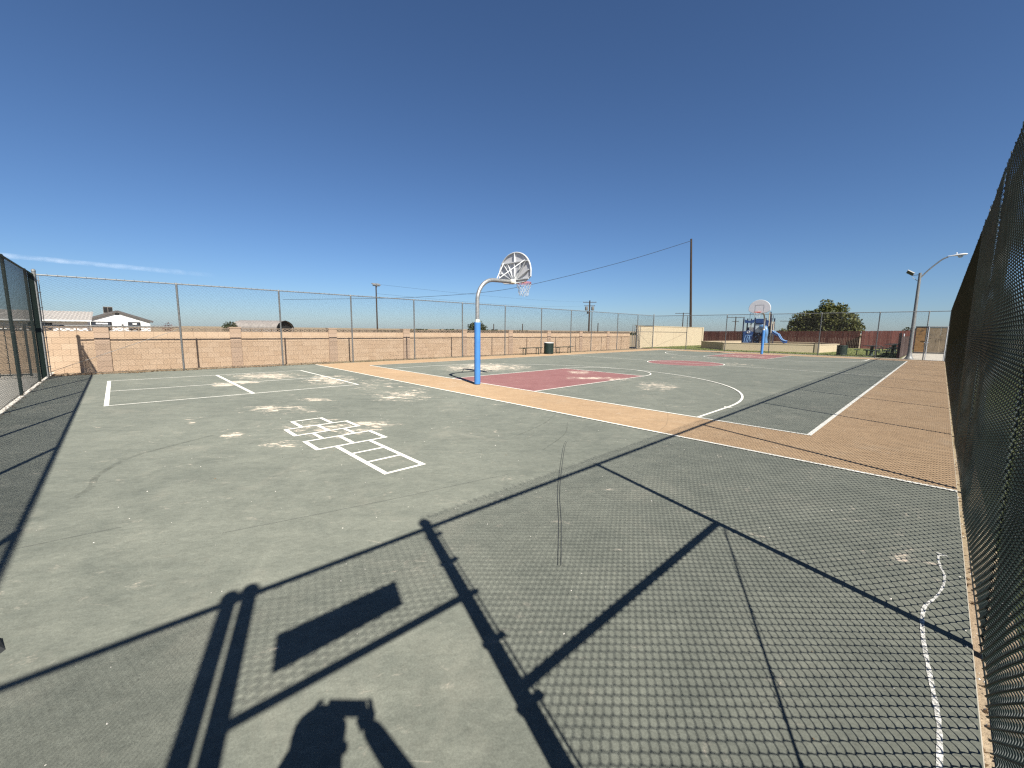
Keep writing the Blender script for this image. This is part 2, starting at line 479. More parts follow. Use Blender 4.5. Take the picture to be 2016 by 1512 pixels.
def sheet(name, x0, y0, x1, y1, z, mat, parent=None, step=0.14):
    nx, ny = max(1, round((x1 - x0) / step)), max(1, round((y1 - y0) / step))
    b = MB()
    b.v = [(x0 + (x1 - x0) * i / nx, y0 + (y1 - y0) * j / ny, z) for j in range(ny + 1) for i in range(nx + 1)]
    b.f = [(j * (nx + 1) + i, j * (nx + 1) + i + 1, (j + 1) * (nx + 1) + i + 1, (j + 1) * (nx + 1) + i) for j in range(ny) for i in range(nx)]
    me = bpy.data.meshes.new(name); me.from_pydata(b.v, [], b.f); me.materials.append(M[mat]); wear_attr(me)
    return link(name, me, parent)
def ribbon(b, pts, w, z, closed=False):
    """painted stripe of width w along pts"""
    pts = [Vector((p[0], p[1], 0)) for p in pts]; m = len(pts); vs, fs = [], []
    for i, p in enumerate(pts):
        d0 = (pts[i] - pts[i - 1]).normalized() if (i > 0 or closed) else None
        d1 = (pts[(i + 1) % m] - pts[i]).normalized() if (i < m - 1 or closed) else None
        d = ((d0 or d1) + (d1 or d0)).normalized(); n = Vector((-d.y, d.x, 0))
        k = 1.0 / max(0.3, n.dot(Vector((-(d1 or d0).y, (d1 or d0).x, 0))))
        for s_ in (-1, 1): vs.append((p.x + n.x * s_ * w * k / 2, p.y + n.y * s_ * w * k / 2, z))
    for i in range(m if closed else m - 1):
        j = (i + 1) % m; fs.append((2 * i + 1, 2 * i, 2 * j, 2 * j + 1))
    b.add(vs, fs)
def dense(p0, p1, step=0.12):
    n = max(1, int((Vector(p1) - Vector(p0)).length / step))
    return [(p0[0] + (p1[0] - p0[0]) * i / n, p0[1] + (p1[1] - p0[1]) * i / n) for i in range(n + 1)]
def marking(name, strokes, z, mat='line_white', parent=None, closed=False):
    b = MB()
    for i, (pts, w) in enumerate(strokes):
        q = []
        for k in range(len(pts) - 1): q += dense(pts[k], pts[k + 1])[(1 if k else 0):]
        ribbon(b, q, w, z + i * 0.0002, closed)
    me = bpy.data.meshes.new(name); me.from_pydata(b.v, [], b.f); me.materials.append(M[mat]); wear_attr(me)
    return link(name, me, parent)

g = MB().add([(-4000, -3000, -0.10), (3000, -3000, -0.10), (3000, 6000, -0.10), (-4000, 6000, -0.10)], [(0, 1, 2, 3)]).build('ground', 'dirt'); tag(g, kind='structure')
FX = 0.30          # plane of the right-hand fence fabric
CE = 0.275         # right edge of the slab
court = sheet('court', -19.0, -1.60, CE, 37.0, 0.0, 'court_green'); tag(court, kind='structure')
b = MB().box((-19.02, -1.62, -0.12), (CE + 0.004, 37.02, -0.004)); slab = b.build('court_slab', 'concrete'); tag(slab, kind='structure')
bd = sheet('court_border', -18.78, 6.11, CE, 7.77, 0.004, 'court_orange'); tag(bd, kind='structure')
for r in ((-1.29, 7.77, CE, 36.85), (-18.78, 7.77, -16.95, 36.85), (-16.95, 34.45, -1.29, 36.85)): sheet('border_band', *r, 0.004, 'court_orange', bd, 0.16)
# free-throw lanes and the centre circle
CX = -9.07
sheet('free_throw_lane', CX - 1.83, 7.77, CX + 1.83, 13.58, 0.008, 'court_red', court)
sheet('free_throw_lane', CX - 1.83, 28.64, CX + 1.83, 34.45, 0.008, 'court_red', court)
b = MB(); n = 40; rr = [0.0001, .4, .8, 1.2, 1.8]
for r in rr:
    for k in range(n): b.v.append((CX + r * math.cos(2 * math.pi * k / n), 21.12 + r * math.sin(2 * math.pi * k / n), 0.008))
for i in range(len(rr) - 1):
    for k in range(n): b.f.append((i * n + k, (i + 1) * n + k, (i + 1) * n + (k + 1) % n, i * n + (k + 1) % n))
me = bpy.data.meshes.new('centre_circle'); me.from_pydata(b.v, [], b.f); me.materials.append(M['court_red']); wear_attr(me); link('centre_circle', me, court)
LZ = 0.010
marking('border_line', [([(-18.6, 6.11), (CE, 6.11)], .055)], LZ, parent=court)
marking('boundary_line', [([(-16.95, 7.77), (-1.29, 7.77)], .055), ([(-1.29, 7.745), (-1.29, 34.475)], .065), ([(-1.29, 34.45), (-16.95, 34.45)], .05), ([(-16.95, 34.47), (-16.95, 7.75)], .035)], LZ, parent=court)
marking('centre_line', [([(-16.95, 21.12), (-1.29, 21.12)], .05)], LZ + .003, parent=court)
marking('circle_line', [(arc((CX, 21.12), 1.83, 0, 2 * math.pi, 64)[:-1] + [], .05)], LZ + .0015, parent=court, closed=False)
marking('circle_line', [(arc((CX, 21.12), 1.83, -0.2, 0.05, 6), .05)], LZ + .0019, parent=court)
for y0, sg in ((7.77, 1), (34.45, -1)):
    ft = y0 + sg * 5.81
    marking('lane_line', [([(CX - 1.83, y0), (CX - 1.83, ft)], .05), ([(CX + 1.83, y0), (CX + 1.83, ft)], .05), ([(CX - 1.83, ft), (CX + 1.83, ft)], .05)], LZ + .0012, parent=court)
    marking('free_throw_arc', [(arc((CX, ft), 1.83, 0, sg * math.pi, 30), .05)], LZ + .004, parent=court)
    hy = y0 + sg * 1.6
    tp = [(CX + 6.05, y0), (CX + 6.05, hy)] + arc((CX, hy), 6.05, 0, sg * math.pi, 60) + [(CX - 6.05, y0)]
    marking('three_point_line', [(tp, .055)], LZ + .0022, parent=court)
# hopscotch
def rect(x0, y0, x1, y1, w): return [([(x0, y0), (x1, y0)], w), ([(x0, y1), (x1, y1)], w), ([(x0, y0 - w / 2), (x0, y1 + w / 2)], w * .8), ([(x1, y0 - w / 2), (x1, y1 + w / 2)], w * .8)]
S = []
ya, yb, yc = 1.79, 2.265, 2.74
S += [([(-5.53, 2.03), (-4.09, 2.03)], .058), ([(-5.53, 2.50), (-4.09, 2.50)], .058)]
S += [([(x, 2.0), (x, 2.53)], .046) for x in (-4.11, -4.62, -5.07)]
for x0, x1 in ((-6.055, -5.535), (-6.965, -6.47)):
    S += [([(x0, y), (x1, y)], .06) for y in (ya, yb, yc)] + [([(x, ya - .03), (x, yc + .03)], .046) for x in (x0, x1)]
S += [([(-6.47, 2.03), (-6.055, 2.03)], .055), ([(-6.47, 2.50), (-6.055, 2.50)], .055)]
S += [([(-7.49, 2.03), (-6.965, 2.03)], .06), ([(-7.49, 2.50), (-6.965, 2.50)], .06), ([(-7.49, 2.0), (-7.49, 2.53)], .046)]
marking('hopscotch_line', S, .004, parent=court)
S = [([(-16.4, -.265), (-11.33, -.265)], .075), ([(-16.4, 2.27), (-11.33, 2.27)], .08), ([(-16.45, 4.85), (-11.33, 4.85)], .055),
     ([(-16.41, -.3), (-16.41, 4.87)], .05), ([(-11.36, -.3), (-11.36, 4.87)], .05), ([(-13.84, -.24), (-13.76, 4.84)], .05)]
marking('game_court_line', S, .004, parent=court)
# chalk squiggle, tyre marks, hairline cracks
sq = [(.135, 4.25), (.19, 4.235), (.15, 4.20), (.158, 4.02), (.178, 3.88), (.172, 3.70), (.14, 3.50), (.10, 3.35), (.09, 3.23), (.09, 3.11), (.10, 2.93), (.12, 2.72), (.14, 2.52), (.158, 2.32), (.16, 2.08), (.155, 1.7), (.15, 1.3)]
b = MB(); pp = smooth_path([(x, y, 0) for x, y in sq], 8)
vs, fs = [], []
for i, p in enumerate(pp):
    d = (pp[min(i + 1, len(pp) - 1)] - pp[max(i - 1, 0)]).normalized(); nn = Vector((-d.y, d.x, 0))
    w = 0.006 + 0.004 * mnoise.noise((i * .35, 0, 0)) + (0.003 if i > 50 else 0)
    vs += [(p.x + nn.x * w, p.y + nn.y * w, .003), (p.x - nn.x * w, p.y - nn.y * w, .003)]
    if i: fs.append((2 * i - 1, 2 * i - 2, 2 * i, 2 * i + 1))
b.add(vs, fs).build('chalk_line', 'chalk', court)
def mark(name, pts, w, mat, z=0.006, twin=0.0):
    b = MB(); q = smooth_path([(x, y, 0) for x, y in pts], 8)
    for off in ((-twin, twin) if twin else (0,)):
        r = []
        for i, p in enumerate(q):
            d = (q[min(i + 1, len(q) - 1)] - q[max(i - 1, 0)]).normalized(); r.append((p.x - d.y * off, p.y + d.x * off))
        ribbon(b, r, w, z)
    b.build(name, mat, court)
mark('tyre_mark', [(-3.62, 4.6), (-3.39, 4.25), (-2.56, 3.15), (-2.05, 2.55), (-1.65, 2.06)], .005, 'skid_rubber', twin=.011)
mark('tyre_mark', [(-4.9, 9.6), (-3.9, 8.3), (-3.2, 6.9), (-3.0, 6.2)], .012, 'scuff', z=.014)
mark('scuff_arc', [(-5.4, -.42), (-5.68, -.31), (-6.0, -.29), (-6.3, -.2), (-6.7, .01), (-6.98, .37), (-7.3, .9)], .06, 'scuff')
mark('scuff_arc', [(-5.0, 6.0), (-4.6, 5.2), (-4.3, 4.2)], .02, 'scuff')
mark('scuff_arc', [(-4.4, 5.6), (-3.9, 4.9), (-3.55, 4.0)], .02, 'scuff')
mark('surface_crack', [(-4.43, -.66), (-4.405, -.38), (-4.37, -.1)], .003, 'dark_print')
mark('surface_crack', [(-3.72, .47), (-3.56, 1.15), (-3.41, 1.83), (-3.3, 2.45), (-3.18, 3.01)], .0025, 'dark_print')

# soil strip along the fences, lawns, pavements
def flat(name, x0, y0, x1, y1, z, mat):
    return tag(MB().add([(x0, y0, z), (x1, y0, z), (x1, y1, z), (x0, y1, z)], [(0, 1, 2, 3)]).build(name, mat), kind='structure')
flat('soil_strip', CE + .005, -4, .46, 60, -0.030, 'dirt')
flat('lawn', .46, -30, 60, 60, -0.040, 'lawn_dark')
flat('pavement', -21.0, -9.0, CE - .2, -1.635, -0.035, 'concrete_pale')
flat('pavement', -19.0, 37.03, 1.5, 38.15, -0.02, 'concrete')
flat('path', -1.75, 38.15, 3.0, 56.0, -0.018, 'concrete')
flat('lawn', -20.9, 38.15, -1.75, 61.0, -0.035, 'lawn')

# ---------------------------------------------------------------- chain-link fences
def link_panel(name, width, height, a, r, sides, segs, depth, mat):
    """woven wire fabric: u along x, up z, wires bulge along y; twisted ends stick out below"""
    nw = round(width / a); a = width / nw; dz = a / 2
    ns = int(height / dz)
    prof = [(math.cos(2 * math.pi * k / sides), math.sin(2 * math.pi * k / sides)) for k in range(sides)]
    V, F = [], []
    for w in range(nw):
        u0 = (w + .5) * a; ph = w % 2
        pts = []
        for j in range(ns + 1):
            side = 1 if (j + ph) % 2 else -1
            for s_ in range(segs if j < ns else 1):
                f = s_ / segs
                u = u0 + side * (a / 2) * (1 - 2 * f)
                yb = depth * side * math.sin(math.pi * f) + (.016 * mnoise.noise((u0 * .9, (j + f) * dz * .9, depth * 100)) if sides > 3 else 0)
                pts.append((u, yb, (j + f) * dz))
        m = len(pts); base = len(V)
        for i, p in enumerate(pts):
            q0, q1 = pts[max(i - 1, 0)], pts[min(i + 1, m - 1)]
            du, dv = q1[0] - q0[0], q1[2] - q0[2]
            L = math.hypot(du, dv) or 1
            nx, nz = dv / L, -du / L
            for c_, s2 in prof: V.append((p[0] + nx * c_ * r, p[1] + s2 * r, p[2] + nz * c_ * r))
        for i in range(m - 1):
            for k in range(sides):
                l = (k + 1) % sides
                F.append((base + i * sides + k, base + i * sides + l, base + (i + 1) * sides + l, base + (i + 1) * sides + k))
    me = bpy.data.meshes.new(name); me.from_pydata(V, [], F); me.materials.append(M[mat])
    if sides > 3: me.polygons.foreach_set('use_smooth', [True] * len(me.polygons))
    me.update(); return me
H = 3.08
P_NEAR = link_panel('chain_link_panel', 3.3, H - .02, .050, .0034, 4, 4, .0085, 'vinyl_green')
P_FAR = link_panel('chain_link_panel', 3.3, H - .02, .050, .0036, 3, 2, .0085, 'vinyl_green')
P_GAL = link_panel('chain_link_panel', 3.3, H - .05, .0525, .0034, 3, 1, .003, 'wire_grey')
P_LEFT = link_panel('chain_link_panel', 3.3, H - .02, .050, .0033, 3, 1, .004, 'vinyl_green')
P_TRAN = link_panel('transom_panel', 1.14, .86, .050, .0034, 4, 4, .0085, 'vinyl_green')
P_GATE = link_panel('gate_panel', .8, 1.9, .0525, .0022, 3, 1, .003, 'galvanised')

def panel(root, me, p0, p1, w0=3.3, z=.03, lean=0.0, zs=1.0):
    """stretch a shared panel between two points of the fence line"""
    p0, p1 = Vector((p0[0], p0[1], z)), Vector((p1[0], p1[1], z)); d = p1 - p0
    o = link('chain_link_panel', me, root, p0 - root.location)
    o.rotation_euler = (lean, 0, math.atan2(d.y, d.x)); o.scale = (d.length / w0, 1, zs); o['kind'] = 'stuff'
    return o
def post(root, x, y, mat, h=H, r=.03, name='post'):
    b = MB().tube([(x, y, -.1), (x, y, h - .02)], r, 10)
    b.lathe([(r * 1.15, h - .03), (r * 1.15, h), (r * .8, h + .03), (r * .3, h + .045)], 10, (x, y, 0))
    return b.build(name, mat, root, True)
def ties(o_pts, mat, po, r=.034):
    b = MB()
    for (x, y, z) in o_pts: b.tube([(x + r * math.cos(t), y + r * math.sin(t), z + .004 * math.sin(3 * t)) for t in [2 * math.pi * k / 8 for k in range(8)]], .0028, 4, True)
    o = b.build('wire_tie', mat, po); o['kind'] = 'stuff'; return o

rd_k = random.Random(5)
# right-hand fence, with the gateway the picture is taken from
rf = thing('chain_link_fence', (FX, 0, 0), 'tall dark green chain-link fence running close along the right edge of the court', 'fence', 'chain-link fences round the court')
PX = FX + .04
ry = [.68, 3.05, 6.22, 9.62, 13.02, 16.42, 19.82, 23.22, 26.62, 30.02, 33.42, 36.95]
for i, y in enumerate(ry):
    po = post(rf, PX, y, 'vinyl_green', H + (.10 if i == 0 else 0), .045 if i == 0 else .03)
    if 0 < i < 5: ties([(PX, y, z) for z in (.3, .65, 1.0, 1.35, 1.7, 2.05, 2.4, 2.75)], 'galvanised', po, .036)
for i in range(len(ry) - 1): panel(rf, P_NEAR if i < 3 else P_FAR, (FX, ry[i]), (FX, ry[i + 1]), lean=-.010, zs=1.035)
MB().tube([(PX, -1.60, H), (PX, 36.95, H)], .023, 8).build('top_rail', 'vinyl_green', rf, True)
MB().tube([(PX, .68, 1.50), (PX, 3.05, 1.50)], .024, 8).build('brace_rail', 'vinyl_green', rf, True)
MB().tube([(PX + .02, .72, .08), (PX + .02, 3.03, 1.46)], .006, 6).build('truss_rod', 'vinyl_green', rf)
MB().tube([(FX + .006, y, .004 + .008 * math.sin(y * 3)) for y in [.7 + k * .45 for k in range(81)]], .0035, 4).build('bottom_wire', 'vinyl_green', rf)
tb = MB().bar((FX, .76, .06), (FX, .76, H - .05), .018, .006).build('tension_bar', 'vinyl_green', rf)
bb = MB()
for z in (.25, .62, 1.0, 1.38, 1.76, 2.14, 2.52, 2.9): bb.bar((FX, .64, z), (FX, .785, z), .03, .022).cbox((FX - .004, .776, z), (.02, .014, .014))
bb.build('tension_band', 'vinyl_green', rf)['kind'] = 'stuff'
kn = MB()
for k in range(560):
    y = .7 + k * .0645 + rd_k.uniform(-.008, .008); dy = rd_k.uniform(-.014, .014)
    kn.bar((FX - .031, y, H + .085), (FX - .031 + rd_k.uniform(-.01, .01), y + dy, H + rd_k.uniform(.115, .15)), .006, .006)
kn.build('wire_knuckles', 'vinyl_green', rf)['kind'] = 'stuff'
for y, nm in ((-.56, 'gate_post'), (-.665, 'gate_post')): post(rf, PX, y, 'vinyl_green', H + .06, .045, nm)
post(rf, PX, -1.60, 'vinyl_green', H + .05, .04)
for y in (.2, 1.5, 2.2): pass
MB().tube([(PX, -.56, 2.19), (PX, .68, 2.19)], .024, 8).build('transom_rail', 'vinyl_green', rf, True)
o = link('transom_panel', P_TRAN, rf, Vector((0, -.50, 2.20))); o.rotation_euler = (0, 0, math.pi / 2); o['kind'] = 'stuff'
panel(rf, P_NEAR, (FX, -1.58), (FX, -.70))
hb = MB()
for z in (.4, 1.78): hb.cbox((PX, -.612, z), (.07, .09, .05))
hb.build('hinge', 'vinyl_green', rf)['kind'] = 'stuff'
sg = thing('gate_sign', (FX - .01, -.02, 2.42), 'rectangular sign over the gateway, seen only as a solid block of shadow near the bottom', 'sign')
MB().prism([(-.34, -.13), (.34, -.10), (.34, .14), (-.34, .13)], (FX - .012, -.02, 2.42), (0, 1, 0), (0, 0, 1), (-1, 0, 0), .004).build('sign_plate', 'sign_white', sg)
bt = MB()
for yy in (-.3, .28):
    for zz in (-.07, .08): bt.lathe([(.009, -.008), (.009, .0), (.006, .004)], 8, (FX - .012, -.02 + yy, 2.42 + zz))
bt.build('bolt', 'galvanised', sg)['kind'] = 'stuff'

# left-hand fence, end on to the camera
lf = thing('chain_link_fence', (-9, -1.65, 0), 'dark green chain-link fence at the left edge, seen almost end on', 'fence', 'chain-link fences round the court')
lx = [.26, -1.75, -4.85, -8.05, -11.25, -14.5, -17.7, -18.98]
for x in lx[1:-1]:
    po = post(lf, x, -1.69, 'vinyl_green'); ties([(x, -1.69, z) for z in (.4, .9, 1.4, 1.9, 2.4, 2.8)], 'galvanised', po, .036)
for i in range(len(lx) - 1): panel(lf, P_LEFT, (lx[i + 1], -1.65), (lx[i], -1.65))
MB().tube([(.26, -1.69, H), (-18.98, -1.69, H)], .023, 8).build('top_rail', 'vinyl_green', lf, True)
MB().tube([(.26 - k * .5, -1.65, .05 + .012 * math.sin(k)) for k in range(39)], .0035, 4).build('bottom_wire', 'vinyl_green', lf)
MB().tube([(-17.7, -1.69, 1.55), (-18.98, -1.69, 1.55)], .022, 8).build('brace_rail', 'vinyl_green', lf, True)

# back fence along the block wall
BX = -19.05
bf = thing('chain_link_fence', (BX, 18, 0), 'long galvanised chain-link fence standing in front of the tan block wall', 'fence', 'chain-link fences round the court')
by = [-1.65, 1.68, 4.96, 7.95, 11.24, 14.36, 17.7, 21.1, 24.36, 26.95, 30.7, 34.0, 36.97]
for i, y in enumerate(by):
    end = i in (0, len(by) - 1)
    post(bf, BX - .04, y, 'galvanised', H + (.12 if end else 0), .045 if end else .032)
for i in range(len(by) - 1): panel(bf, P_GAL, (BX, by[i]), (BX, by[i + 1]))
MB().tube([(BX - .04, -1.65, H), (BX - .04, 36.97, H)], .022, 8).build('top_rail', 'galvanised', bf, True)
for a, b_ in ((-1.65, 1.68), (36.97, 34.0)):
    MB().tube([(BX - .04, a, 1.56), (BX - .04, b_, 1.56)], .022, 8).build('brace_rail', 'galvanised', bf, True)
    MB().tube([(BX - .02, a, .1), (BX - .02, b_, 1.5)], .007, 6).build('truss_rod', 'galvanised', bf)
MB().tube([(BX, -1.65 + k * .5, .05 + .015 * math.sin(k * 1.7)) for k in range(78)], .003, 4).build('bottom_wire', 'galvanised', bf)
tbm = MB().bar((BX + .0, -1.57, .05), (BX + .0, -1.57, H - .04), .006, .02)
for z in (.3, .75, 1.2, 1.65, 2.1, 2.55, 2.9): tbm.bar((BX, -1.70, z), (BX, -1.55, z), .02, .025)
tbm.build('tension_bar', 'galvanised', bf)
kn = MB()
for k in range(180):
    y = -1.6 + k * .215 + random.uniform(-.03, .03)
    kn.bar((BX, y, H + .01), (BX + .004, y + random.uniform(-.012, .012), H + .05), .008, .006)
kn.build('wire_knuckles', 'galvanised', bf)['kind'] = 'stuff'

# far fence in front of the playground
FY = 36.95
ff = thing('chain_link_fence', (-9, FY, 0), 'galvanised chain-link fence across the far end, between the court and the playground', 'fence', 'chain-link fences round the court')
fx = [-19.0, -15.88, -12.58, -9.33, -6.16, -3.0, -.68]
for x in fx[1:]: post(ff, x, FY + .04, 'galvanised', H - .02, .032)
for i in range(len(fx) - 1): panel(ff, P_GAL, (fx[i], FY), (fx[i + 1], FY))
MB().tube([(-19.0, FY + .04, H - .02), (.3, FY + .04, H - .02)], .022, 8).build('top_rail', 'galvanised', ff, True)
MB().tube([(-19.0, FY + .04, 1.56), (-15.88, FY + .04, 1.56)], .022, 8).build('brace_rail', 'galvanised', ff, True)
MB().tube([(-19.0, FY + .02, .1), (-15.88, FY + .02, 1.52)], .007, 6).build('truss_rod', 'galvanised', ff)
MB().tube([(-19 + k * .5, FY, .05 + .015 * math.sin(k * 1.3)) for k in range(38)], .003, 4).build('bottom_wire', 'galvanised', ff)
gt = thing('walk_gate', (-.15, 36.2, 0), 'narrow pale tube-framed gate at the far right corner, in front of the plywood doors', 'gate')
GY = 36.2
MB().tube([(-.58, GY, .04), (-.58, GY, 2.1), (.22, GY, 2.1), (.22, GY, .04)], .026, 8, True).build('gate_frame', 'white_metal', gt, True)
o = link('gate_panel', P_GATE, gt, Vector((-.58 + .15, 0, .08))); o['kind'] = 'stuff'
MB().bar((-.72, GY - .03, 1.12), (-.5, GY - .03, 1.12), .03, .04).bar((-.58, GY - .05, 1.0), (-.58, GY - .05, 1.22), .05, .04).build('latch', 'white_metal', gt)
post(gt, .27, GY + .05, 'galvanised', H, .035)

# ---------------------------------------------------------------- block wall behind the back fence
WX = -21.10        # its face
bw = thing('block_wall', (WX, 16, -.1), 'long low tan concrete-block wall with pinkish pilasters and an openwork top course', 'wall')
wz0, CH, BL = -.12, .212, .409
ncr = 7
pil_y = [-.40 + 4.1 * k for k in range(-3, 10)]
pil_y[-1] = 36.2
core = MB().box((WX - .17, pil_y[0], wz0), (WX - .012, 36.2, wz0 + ncr * CH - .006))
core.build('wall_core', 'mortar', bw)
pil = MB()
for i in range(8):
    d = random.uniform(-.003, .003)
    pil.box((-.32, -.2 + d, i * .206), (.045 + d, .2 + d, i * .206 + (.200 if i < 7 else .2)))
pil.box((-.34, -.215, 8 * .206), (.06, .215, 8 * .206 + .05))
pme = pil.mesh('pilaster', 'block_pink')
for y in pil_y[:-1]: link('pilaster', pme, bw, Vector((WX, y, wz0)) - bw.location)
blk = MB().box((-.13, .003, .0025), (0, BL - .003, CH - .0025)); bmv = blk.mesh('block', 'block_tan')
brz = MB()
bh = .165
brz.box((-.12, 0, 0), (-.01, BL, .022)).box((-.12, 0, bh - .026), (-.01, BL, bh))
brz.box((-.12, 0, .022), (-.01, .016, bh - .026)).box((-.12, BL - .016, .022), (-.01, BL, bh - .026))
for p, q in (((.016, .022), (BL / 2, bh - .026)), ((BL / 2, bh - .026), (BL - .016, .022)), ((.016, bh - .026), (BL / 2, .022)), ((BL / 2, .022), (BL - .016, bh - .026))):
    brz.bar((-.065, p[0], p[1]), (-.065, q[0], q[1]), .10, .020, up=(1, 0, 0)) if False else brz.bar((-.065, p[0], p[1]), (-.065, q[0], q[1]), .018, .10, up=(1, 0, 0))
brm = brz.mesh('breeze_block', 'breeze_tan')
jobs = []
for k in range(len(pil_y) - 1):
    a, e = pil_y[k] + .2, pil_y[k + 1] - (.2 if k < len(pil_y) - 2 else 0)
    nb = max(1, round((e - a) / BL)); L = (e - a) / nb
    for c_ in range(ncr):
        off = .5 if c_ % 2 else 0
        for i in range(nb + (1 if off else 0)):
            y0 = a + (i - off) * L; y1 = y0 + L
            y0, y1 = max(y0, a), min(y1, e)
            jobs.append((math.hypot(WX, (y0 + y1) / 2), y0, y1, wz0 + c_ * CH))
    for i in range(nb):
        o = link('breeze_block', brm, bw, Vector((WX - .02, a + i * L, wz0 + ncr * CH)) - bw.location); o.scale = (1, L / BL, 1)
jobs.sort(); rest = MB()
for n_, (d, y0, y1, z) in enumerate(jobs):
    px = random.uniform(-.004, .004)
    if n_ < 300:
        o = link('block', bmv, bw, Vector((WX + px, y0, z)) - bw.location); o.scale = (1, (y1 - y0) / BL, 1)
    else: rest.box((WX - .13, y0 + .003, z + .0025), (WX + px, y1 - .003, z + CH - .0025))
rest.build('distant_blocks', 'block_tan_joined', bw)['kind'] = 'stuff'

tw = thing('tan_wall', (-20.95, 44, -.1), 'taller smooth tan wall beyond the end of the block wall, past the far corner of the court', 'wall')
for i, (a, e) in enumerate(((37.3, 41.4), (41.4, 45.3), (45.3, 49.2), (49.2, 53.3))):
    MB().box((-21.1, a + .012, -.12), (-20.95, e - .012, 2.12)).build('wall_panel', 'stucco_tan', tw)
MB().box((-21.14, 37.25, 2.12), (-20.92, 53.35, 2.19)).build('wall_cap', 'stucco_tan', tw)
MB().box((-21.16, 53.32, -.12), (-20.88, 53.62, 2.2)).build('end_pier', 'stucco_tan', tw)

# open pipe gate folded by the gap between the two walls
pg = thing('folded_gate', (-20.6, 36.7, 0), 'grey chain-link gate leaf folded back between the block wall and the taller tan wall', 'gate')
for i in range(3):
    x = -20.95 + i * .16
    MB().tube([(x, 36.45 + .1 * i, .05), (x, 36.45 + .1 * i, 2.25 - .04 * i), (x + .05, 37.2, 2.2 - .04 * i), (x + .05, 37.2, .05)], .03, 8, True).build('gate_frame', 'galvanised', pg, True)
MB().tube([(-20.6, 37.05, 2.13), (-19.1, 37.05, 2.13)], .028, 8).build('top_bar', 'dark_iron', pg, True)

# wrought-iron fence outside the left-hand fence
iron = thing('iron_fence', (-18.9, -4, 0), 'dark iron picket fence beyond the left chain-link fence, on pale concrete', 'fence')
IX = -19.1
for z in (.08, 1.42): MB().bar((IX, -9, z), (IX, -1.95, z), .04, .035).build('rail', 'dark_iron', iron)
for k in range(36):
    y = -1.98 - k * .2
    MB().bar((IX, y, .02), (IX, y, 1.55 if k % 12 else 1.6), .018 if k % 12 else .05, .018 if k % 12 else .05).build('picket' if k % 12 else 'iron_post', 'dark_iron', iron)

